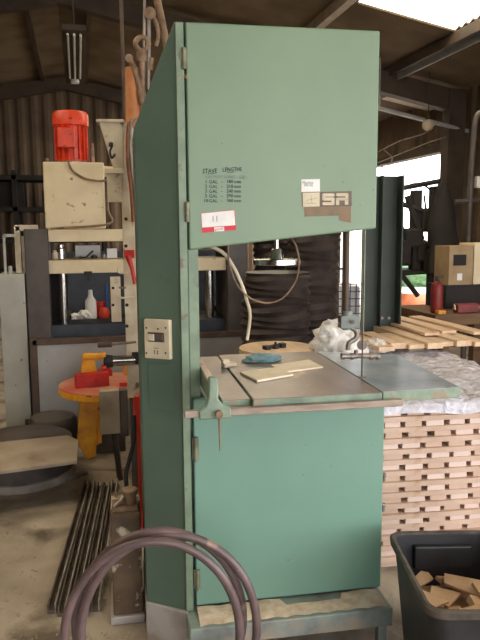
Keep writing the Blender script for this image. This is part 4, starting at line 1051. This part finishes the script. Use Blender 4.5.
# red cylinder behind saw column
q = dep(139.5, 400, 3.55); fr = Frame((q.x, q.y, 0), 0)
a0_ = fr.loc(139, 393, 0).z
ex = thing('gas_cylinder', 'slim red cylinder half hidden behind the left edge of the bandsaw', 'cylinder', fr)
g = MB(); zc = a0_; g.lathe([(.03, 0), (.03, .02), (.02, .03), (.02, zc-.22), (.034, zc-.18), (.035, zc-.05), (.028, zc-.015), (.01, zc)], seg=20); g.build('bottle', 'red', ex, smooth=True)

# ------------------------------------------------------------------ low drum + sheet, left floor
q = onz(20, 499, 0); d_ = 3.72
ctr = onz(22, 475, .0); LF = Frame((ctr.x, ctr.y, 0), 0)
rL = (onz(73, 475, 0)-onz(22, 475, 0)).length*1.0
zL = .25
ldm = thing('low_drum', 'low wide dark grey drum on the floor under a wooden sheet', 'drum', LF)
g = MB(); g.lathe([(rL*1.02, 0), (rL*1.04, .02), (rL*1.02, .05), (rL*.99, .055)], seg=48); g.build('foot_ring', 'drum_foot', ldm, smooth=True)
g = MB(); g.lathe([(rL*.98, .05), (rL*.98, zL-.005), (rL*.96, zL)], seg=48); g.build('body', 'drum', ldm, smooth=True)
pz = [onz(x, y, zL) for x, y in ((-40, 480), (77, 464), (79, 443), (68, 438), (-40, 449))]
cc = sum(pz, Vector())/5; fr = Frame((cc.x, cc.y, zL), 0)
g = MB(); g.prism([fr.I @ p_ for p_ in pz], (0, 0, .02)); tag(g.build('wooden_sheet', 'sheet_wood', frame=fr, bevel=.003), 'dusty wooden sheet lying over the low dark drum', 'wooden sheet')
q = onz(50, 455, 0); fr = Frame((q.x+.02, q.y+.25, 0), 0); r2 = 26/670*4.6
g = MB(); g.lathe([(r2, 0), (r2, .2), (r2*.9, .225), (r2*.5, .24)], seg=32); tag(g.build('round_drum', 'drum', frame=fr, smooth=True), 'rounded dark drum standing behind the wooden sheet', 'drum')
# odd bits on the floor
q = onz(75, 478, 0); fr = Frame((q.x, q.y, 0), .5); g = MB(); g.box(-.12, .02, -.03, .02, 0, .03); g.box(-.02, .09, -.01, .04, 0, .018)
tag(g.build('scrap_metal', 'steel_bare', frame=fr, bevel=.004), 'small grey scrap piece on the floor beside the low drum', 'scrap metal')
q = onz(108, 470, 0); fr = Frame((q.x, q.y, 0), 1.2); g = MB(); g.box(-.02, .02, -.25, .25, 0, .02); tag(g.build('wood_batten', 'sheet_wood', frame=fr, bevel=.003), 'thin wooden batten on the floor near the yellow leg', 'batten')

rnd = random.Random(4); g = MB(); p0 = onz(60, 540, 0)
for i in range(420):
    px, py = rnd.uniform(-30, 150), rnd.uniform(478, 660); w = onz(px, py, 0)-p0; a = rnd.uniform(0, 3.14); l = rnd.uniform(.003, .013); t = rnd.uniform(.001, .003)
    if 36 < px < 146 and 480 < py < 632: continue
    u = Vector((math.cos(a), math.sin(a), 0)); v_ = Vector((-u.y, u.x, 0))
    q_ = [w-u*l-v_*t*1.5, w+u*l-v_*t, w+u*l*.8+v_*t, w-u*l+v_*t*1.5]
    for x_ in q_: x_.z = 0
    g.prism(q_, (0, 0, rnd.uniform(.001, .004)))
tag(g.build('wood_debris', 'sheet_wood', frame=Frame((p0.x, p0.y, 0), 0)), 'scattered wood chips and splinters on the dusty floor at the left', 'debris', kind='stuff')

# ------------------------------------------------------------------ right background: bench, boxes, extinguisher
q = onz(452, 312, .92); WB = Frame((q.x, q.y, 0), 0)
print('bench at', q)
zb_ = .92
be = thing('workbench', 'brown wooden workbench in the dark right background', 'bench', WB)
xa, xb = WB.loc(426, 318).x, WB.loc(520, 318).x
g = MB(); g.box(xa, xb, -.15, .6, zb_-.09, zb_); g.build('bench_top', 'bench', be, bevel=.005)
for x in (xa+.03, xb-.12):
    for y in (-.1, .5): g = MB(); g.box(x, x+.08, y, y+.08, 0, zb_-.09); g.build('leg', 'bench', be)
a = WB.rect(446, 284, 505, 308, .2)
fs = Frame(WB.M @ Vector((a[0], .2, zb_)), 0); g = MB(); g.box(0, a[1]-a[0], 0, .35, 0, WB.loc(465, 285, .2).z-zb_)
tag(g.build('shelf_shadow_block', 'dark', frame=fs, bevel=.004), 'dark block standing for the shadow under the cardboard boxes on the brown workbench', 'shadow block')  # solid dark block drawn where only the shelf's shadow falls
zc = WB.loc(465, 285, .2).z
def carton(x0, y0, x1, y1, label, mt='cardboard', v=.22, z=None, d=.25):
    a = WB.rect(x0, y0, x1, y1, v); zz = zc if z is None else z
    fr = Frame(WB.M @ Vector((a[0], v, zz)), 0); g = MB(); w, h = a[1]-a[0], a[3]-zz; g.box(0, w, 0, d, 0, h); o = g.build('cardboard_box', mt, frame=fr, bevel=.004)
    tag(o, label, 'box', None); return o, w, h
o, w, h = carton(449, 246, 473, 285, 'larger tan cardboard box with a dark gap, on the dark shadow block')
g = MB(); g.box(.04, w*.7, -.004, .001, h*.5, h*.78); g.build('opening', 'dark', o)
g = MB(); g.box(w*.35, w*.55, -.005, .001, h*.12, h*.3); g.build('paper_label', 'paper', o)
carton(474, 243, 500, 285, 'pale cardboard box cut by the right edge of the picture', 'cream')
# extinguisher
q = WB.loc(436.5, 305, .0); fr = Frame(WB.M @ Vector((q.x, -.0, zb_)), 0)
fe = thing('fire_extinguisher', 'red fire extinguisher standing at the left end of the workbench', 'fire extinguisher', fr)
hE = fr.loc(436, 281, 0).z; 
g = MB(); g.lathe([(.045, 0), (.05, .01), (.05, hE*.82), (.04, hE*.93), (.02, hE)], seg=20); g.build('cylinder', 'red_dull', fe, smooth=True)
g = MB(); g.cyl((0, 0, hE-.005), (0, 0, hE+.03), .018, seg=10); g.box(-.02, .05, -.01, .01, hE+.03, hE+.042); g.build('valve', 'black', fe)
q = WB.loc(466, 312, -.06); fr = Frame(WB.M @ Vector((q.x, -.06, zb_)), 0)
tb = thing('toolbox', 'small red toolbox with pale handles on the workbench', 'toolbox', fr)
g = MB(); g.box(-.10, .10, -.04, .04, 0, .075); g.build('case', 'red_dull', tb, bevel=.008)
for x in (-.11, .11): g = MB(); g.tube(arc((x, 0, .03), .035, 0, PI, 8, (0.3, .9, 0)), .006, 8); g.build('handle', 'cream_pale', tb, smooth=True)
q = WB.loc(441, 311, -.08); fr = Frame(WB.M @ Vector((q.x, -.08, zb_)), 0); g = MB(); g.box(-.04, .03, -.03, .03, 0, .03); tag(g.build('yellow_block', 'yellow', frame=fr, bevel=.003), 'small yellow block in front of the fire extinguisher', 'block')
# cable from the box
# pipe and junction on the right wall side
q = dep(472, 200, 7.2); fr = Frame((q.x, q.y, 0), 0)
cp = thing('conduit', 'dark steel conduit frame rising behind the cardboard boxes at right', 'conduit', fr)
g = MB(); pts = [fr.loc(x, y, 0) for x, y in ((467, 250), (470, 200), (473, 150), (476, 120), (482, 112), (500, 110))]
pts[0] = Vector((pts[0].x, 0, 0)); g.tube(smoothpath(pts, 5), .03, 10); g.build('riser', 'press_dark', cp, smooth=True)
g = MB(); g.cyl(fr.loc(455, 202, 0), fr.loc(500, 199, 0), .025, seg=8); g.build('crosspipe', 'press_dark', cp)
c = fr.loc(479, 182, -.03); g = MB(); g.box(c.x-.02, c.x+.12, -.03, .03, c.z-.06, c.z+.06); g.build('socket', 'white', cp, bevel=.005)

# dark machine silhouette before the doorway
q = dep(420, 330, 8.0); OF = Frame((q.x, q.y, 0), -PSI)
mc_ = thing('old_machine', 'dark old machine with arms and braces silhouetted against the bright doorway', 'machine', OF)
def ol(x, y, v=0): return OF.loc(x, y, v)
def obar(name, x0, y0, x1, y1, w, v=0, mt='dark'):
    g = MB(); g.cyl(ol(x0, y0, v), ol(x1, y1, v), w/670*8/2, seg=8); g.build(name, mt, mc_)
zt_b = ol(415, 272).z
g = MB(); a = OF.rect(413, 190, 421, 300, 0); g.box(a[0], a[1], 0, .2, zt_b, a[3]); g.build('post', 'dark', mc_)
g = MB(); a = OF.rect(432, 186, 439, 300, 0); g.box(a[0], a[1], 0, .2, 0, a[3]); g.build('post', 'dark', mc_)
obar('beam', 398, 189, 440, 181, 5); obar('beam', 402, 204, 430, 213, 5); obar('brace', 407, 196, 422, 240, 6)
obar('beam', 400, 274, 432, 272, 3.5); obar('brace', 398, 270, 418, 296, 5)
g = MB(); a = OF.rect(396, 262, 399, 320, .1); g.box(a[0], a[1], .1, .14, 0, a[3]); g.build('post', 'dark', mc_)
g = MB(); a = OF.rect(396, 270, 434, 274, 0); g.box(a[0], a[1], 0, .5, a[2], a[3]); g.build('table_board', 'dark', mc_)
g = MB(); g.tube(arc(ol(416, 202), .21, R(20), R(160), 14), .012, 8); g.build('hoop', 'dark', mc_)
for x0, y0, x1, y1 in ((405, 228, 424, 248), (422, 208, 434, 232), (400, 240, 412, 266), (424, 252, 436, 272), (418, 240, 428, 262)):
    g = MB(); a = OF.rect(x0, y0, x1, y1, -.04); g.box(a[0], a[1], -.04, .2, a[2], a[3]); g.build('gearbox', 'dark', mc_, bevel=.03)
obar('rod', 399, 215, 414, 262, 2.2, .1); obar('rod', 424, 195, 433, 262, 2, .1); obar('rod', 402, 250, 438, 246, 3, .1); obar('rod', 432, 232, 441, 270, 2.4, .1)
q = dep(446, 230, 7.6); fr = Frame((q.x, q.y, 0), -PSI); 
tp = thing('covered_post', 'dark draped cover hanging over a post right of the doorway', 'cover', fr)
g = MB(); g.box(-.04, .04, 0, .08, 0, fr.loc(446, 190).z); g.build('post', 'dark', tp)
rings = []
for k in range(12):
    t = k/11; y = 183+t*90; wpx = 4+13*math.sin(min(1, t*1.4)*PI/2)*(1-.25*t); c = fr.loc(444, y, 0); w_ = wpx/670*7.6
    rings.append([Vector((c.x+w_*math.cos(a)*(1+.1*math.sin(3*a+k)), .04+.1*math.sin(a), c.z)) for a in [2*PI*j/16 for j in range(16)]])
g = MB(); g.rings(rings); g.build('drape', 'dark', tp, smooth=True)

# outdoors
q = onz(413, 322, 0); 
q = dep(414, 300, 12.7); fr = Frame((q.x, q.y, -.02), 0); rr = 17/670*12.7
g = MB(); hh = fr.loc(413, 293, 0).z
g.lathe([(rr*.9, 0), (rr, hh*.2), (rr, hh*.75), (rr*.8, hh)], seg=24); tag(g.build('orange_drum', 'terracotta', frame=fr, smooth=True), 'large orange brown drum standing outside the doorway', 'drum')
q = dep(417, 285, 19.5); blob('bush', q.x, q.y, -.02, .8, .6, .55, 'leaf', 'pale green bush outside behind the orange drum', 'bush', 21, .4)
g = MB(); g.box(XR+9, XR+9.3, 8, 40, -.02, 1.5); struct(g.build('wall_outside', 'pale_wall'))
# white caged container seen past the ducts
q = dep(338, 310, 9.0); fr = Frame((q.x, q.y, 0), -PSI)
ib = thing('caged_container', 'white liquid container in a steel grid cage behind the ducts', 'container', fr)
a = fr.rect(326, 284, 362, 330, 0); g = MB(); g.box(a[0]+.02, a[1]-.02, .03, .6, .12, a[3]-.03); g.build('tank', 'white', ib, bevel=.03)
g = MB()
for k in range(7):
    x = a[0]+(a[1]-a[0])*k/6; g.cyl((x, 0, .1), (x, 0, a[3]), .008, seg=6)
for k in range(9):
    z = .1+(a[3]-.1)*k/8; g.cyl((a[0], 0, z), (a[1], 0, z), .008, seg=6)
g.build('cage', 'blue', ib)
g = MB(); g.box(a[0], a[1], 0, .6, 0, .1); g.build('pallet', 'bench', ib)
# pale post in the doorway light
q = dep(340, 280, 7.8); fr = Frame((q.x, q.y, 0), -PSI); g = MB(); zt = fr.loc(340, 225).z+.5; g.box(-.05, -.01, 0, .05, 0, zt); g.box(.03, .05, 0, .05, 0, zt); g.box(-.05, .05, 0, .05, fr.loc(340, 270).z, fr.loc(340, 268).z)
tag(g.build('steel_ladder', 'press_dark', frame=fr), 'dark steel double post standing in the gap right of the ducts', 'post')

# ------------------------------------------------------------------ roof fittings
zf = 3.75
c = onz(62, 34, zf); e = onz(84, 88, zf); print('fixture', c, e)
xf = (c.x+e.x)/2; L1 = 2.45
fr = Frame((xf, (c.y+e.y)/2, zf), 0)
lf_ = thing('ceiling_light', 'long unlit twin-tube fluorescent fitting hanging under the roof ridge', 'ceiling light', fr)
hl = (e.y-c.y)/2
g = MB(); g.box(-.13, .13, -hl, hl, .05, .11); g.build('housing', 'frame', lf_, bevel=.005)
for x in (-.07, 0, .07): g = MB(); g.cyl((x, -hl+.1, .03), (x, hl-.5, .03), .014, seg=10); g.build('tube', 'tube_off', lf_, smooth=True)
for y in (-hl+.3, hl-.3):
    g = MB(); g.cyl((0, y, .1), (0, y, roofz(xf)-zf-.12), .012, seg=8); g.build('hanger', 'frame', lf_)
g = MB(); g.cyl((0, hl-.3, .0), (0, hl-.3, .05), .06, seg=16); g.build('end_cap', 'white', lf_, smooth=True)
# globe lamp on a horizontal batten
pa, pb = dep(378, 108, 9.0), dep(440, 124, 9.4)
zpip = (pa.z+pb.z)/2
fr = Frame((pa.x, pa.y, 0), 0)
g = MB(); y2_ = pb-Vector((pa.x, pa.y, 0)); g.cyl((0, 0, pa.z), (XR-pa.x, y2_.y*(XR-pa.x)/y2_.x, pa.z+(y2_.z-pa.z)*(XR-pa.x)/y2_.x), .03, seg=8)
g.cyl((.02, 0, pa.z), (.02, 0, roofz(pa.x+.02)), .01, seg=6)
tag(g.build('conduit', 'panel', frame=fr, smooth=True), 'pale metal tube running under the roof toward the globe lamp', 'tube')
q = dep(428, 125, 9.25); fr = Frame((q.x, q.y, q.z), 0)
gl_ = thing('globe_lamp', 'unlit cream globe lamp hanging at the end of the pale tube', 'lamp', fr)
b = MB(); b.lathe([(.001, -.08)]+[(.08*math.cos(t), .08*math.sin(t)) for t in [R(-75+15*k) for k in range(11)]]+[(.03, .079)], seg=24); b.build('globe', 'cream_pale', gl_, smooth=True)
b = MB(); b.cyl((0, 0, .07), (0, 0, .11), .03, seg=14); b.cyl((0, 0, .11), (0, 0, roofz(q.x)-q.z), .008, seg=6); b.build('fitting', 'frame', gl_, smooth=True)
# cables sagging over the doorway
for i, (pts, lab) in enumerate(((((378, 152), (400, 141), (425, 133), (438, 122)), 'upper pale cable sagging above the doorway'), (((378, 163), (405, 152), (430, 142), (446, 137)), 'lower pale cable stretched above the doorway'), (((378, 166), (388, 167), (392, 158), (384, 150)), 'looped pale cable end beside the bandsaw top door'))):
    P_ = [dep(x, y, 8.8) for x, y in pts]; fr = Frame((P_[0].x, P_[0].y, P_[0].z), 0); g = MB(); g.tube(smoothpath([fr.I @ p_ for p_ in P_], 6), .008, 6)
    tag(g.build('cable', 'steel_bare', frame=fr, smooth=True), lab, 'cable')
# far rack at back left
q = dep(15, 250, 12.0); fr = Frame((q.x, q.y, 0), 0)
rk = thing('storage_rack', 'dark storage rack against the far back wall at left', 'rack', fr)
for y in (176, 208, 240, 272):
    z = fr.loc(10, y, 0).z; g = MB(); g.box(-1.6, 1.6, 0, .8, z-.06, z+.02); g.build('rack_shelf', 'dark', rk)
zt = fr.loc(10, 170, 0).z
for x in (-1.6, 0, 1.55): g = MB(); g.box(x, x+.08, 0, .8, 0, zt); g.build('rack_post', 'dark', rk)
z2 = fr.loc(10, 208, 0).z
for i, (x, w_, h_) in enumerate(((-1.2, .7, .35), (-.3, .5, .45), (.5, .8, .3))):
    f3 = Frame(fr.M @ Vector((x, .2, z2+.02)), 0); g = MB(); g.box(0, w_, 0, .5, 0, h_); tag(g.build('storage_box', 'dark', frame=f3, bevel=.01), '%s dark box on the far storage rack' % ('left', 'middle', 'right')[i], 'box')

# ------------------------------------------------------------------ light
W_ = bpy.data.worlds.new('sky'); S.world = W_; W_.use_nodes = True
bg = W_.node_tree.nodes['Background']; bg.inputs[0].default_value = (.97, .975, 1.0, 1); bg.inputs[1].default_value = 4.0
def portal(x0, x1, y0, y1, z, rot, loc, sx, sy):
    l = bpy.data.lights.new('portal', 'AREA'); l.shape = 'RECTANGLE'; l.size = sx; l.size_y = sy; l.cycles.is_portal = True
    o = bpy.data.objects.new('portal', l); COL.objects.link(o); o.location = loc; o.rotation_euler = rot
for s in SK:
    cx, cy = (s[0]+s[1])/2, (s[2]+s[3])/2
    portal(0, 0, 0, 0, 0, (0, math.atan(PIT)*(1 if cx > RIDX else -1), 0), (cx, cy, roofz(cx)+.05), (s[1]-s[0])*1.02, (s[3]-s[2]))
portal(0, 0, 0, 0, 0, (PI/2, 0, 0), ((-.8+XR)/2, YF-.05, 1.65), XR+.8, 3.3)
portal(0, 0, 0, 0, 0, (0, PI/2, 0), (XR+.08, (YF+1.8)/2, 1.55), 3.1, 1.8-YF)
portal(0, 0, 0, 0, 0, (0, PI/2, 0), (XR+.08, (DY0+DY1)/2, DZ/2), DZ, DY1-DY0)
S.view_settings.view_transform = 'Standard'; S.view_settings.look = 'None'; S.view_settings.gamma = 1
S.view_settings.exposure = 0.62; S.view_settings.use_curve_mapping = False
S.cycles.max_bounces = 8; S.cycles.transparent_max_bounces = 12; S.cycles.use_denoising = True
S.cycles.sample_clamp_indirect = 8
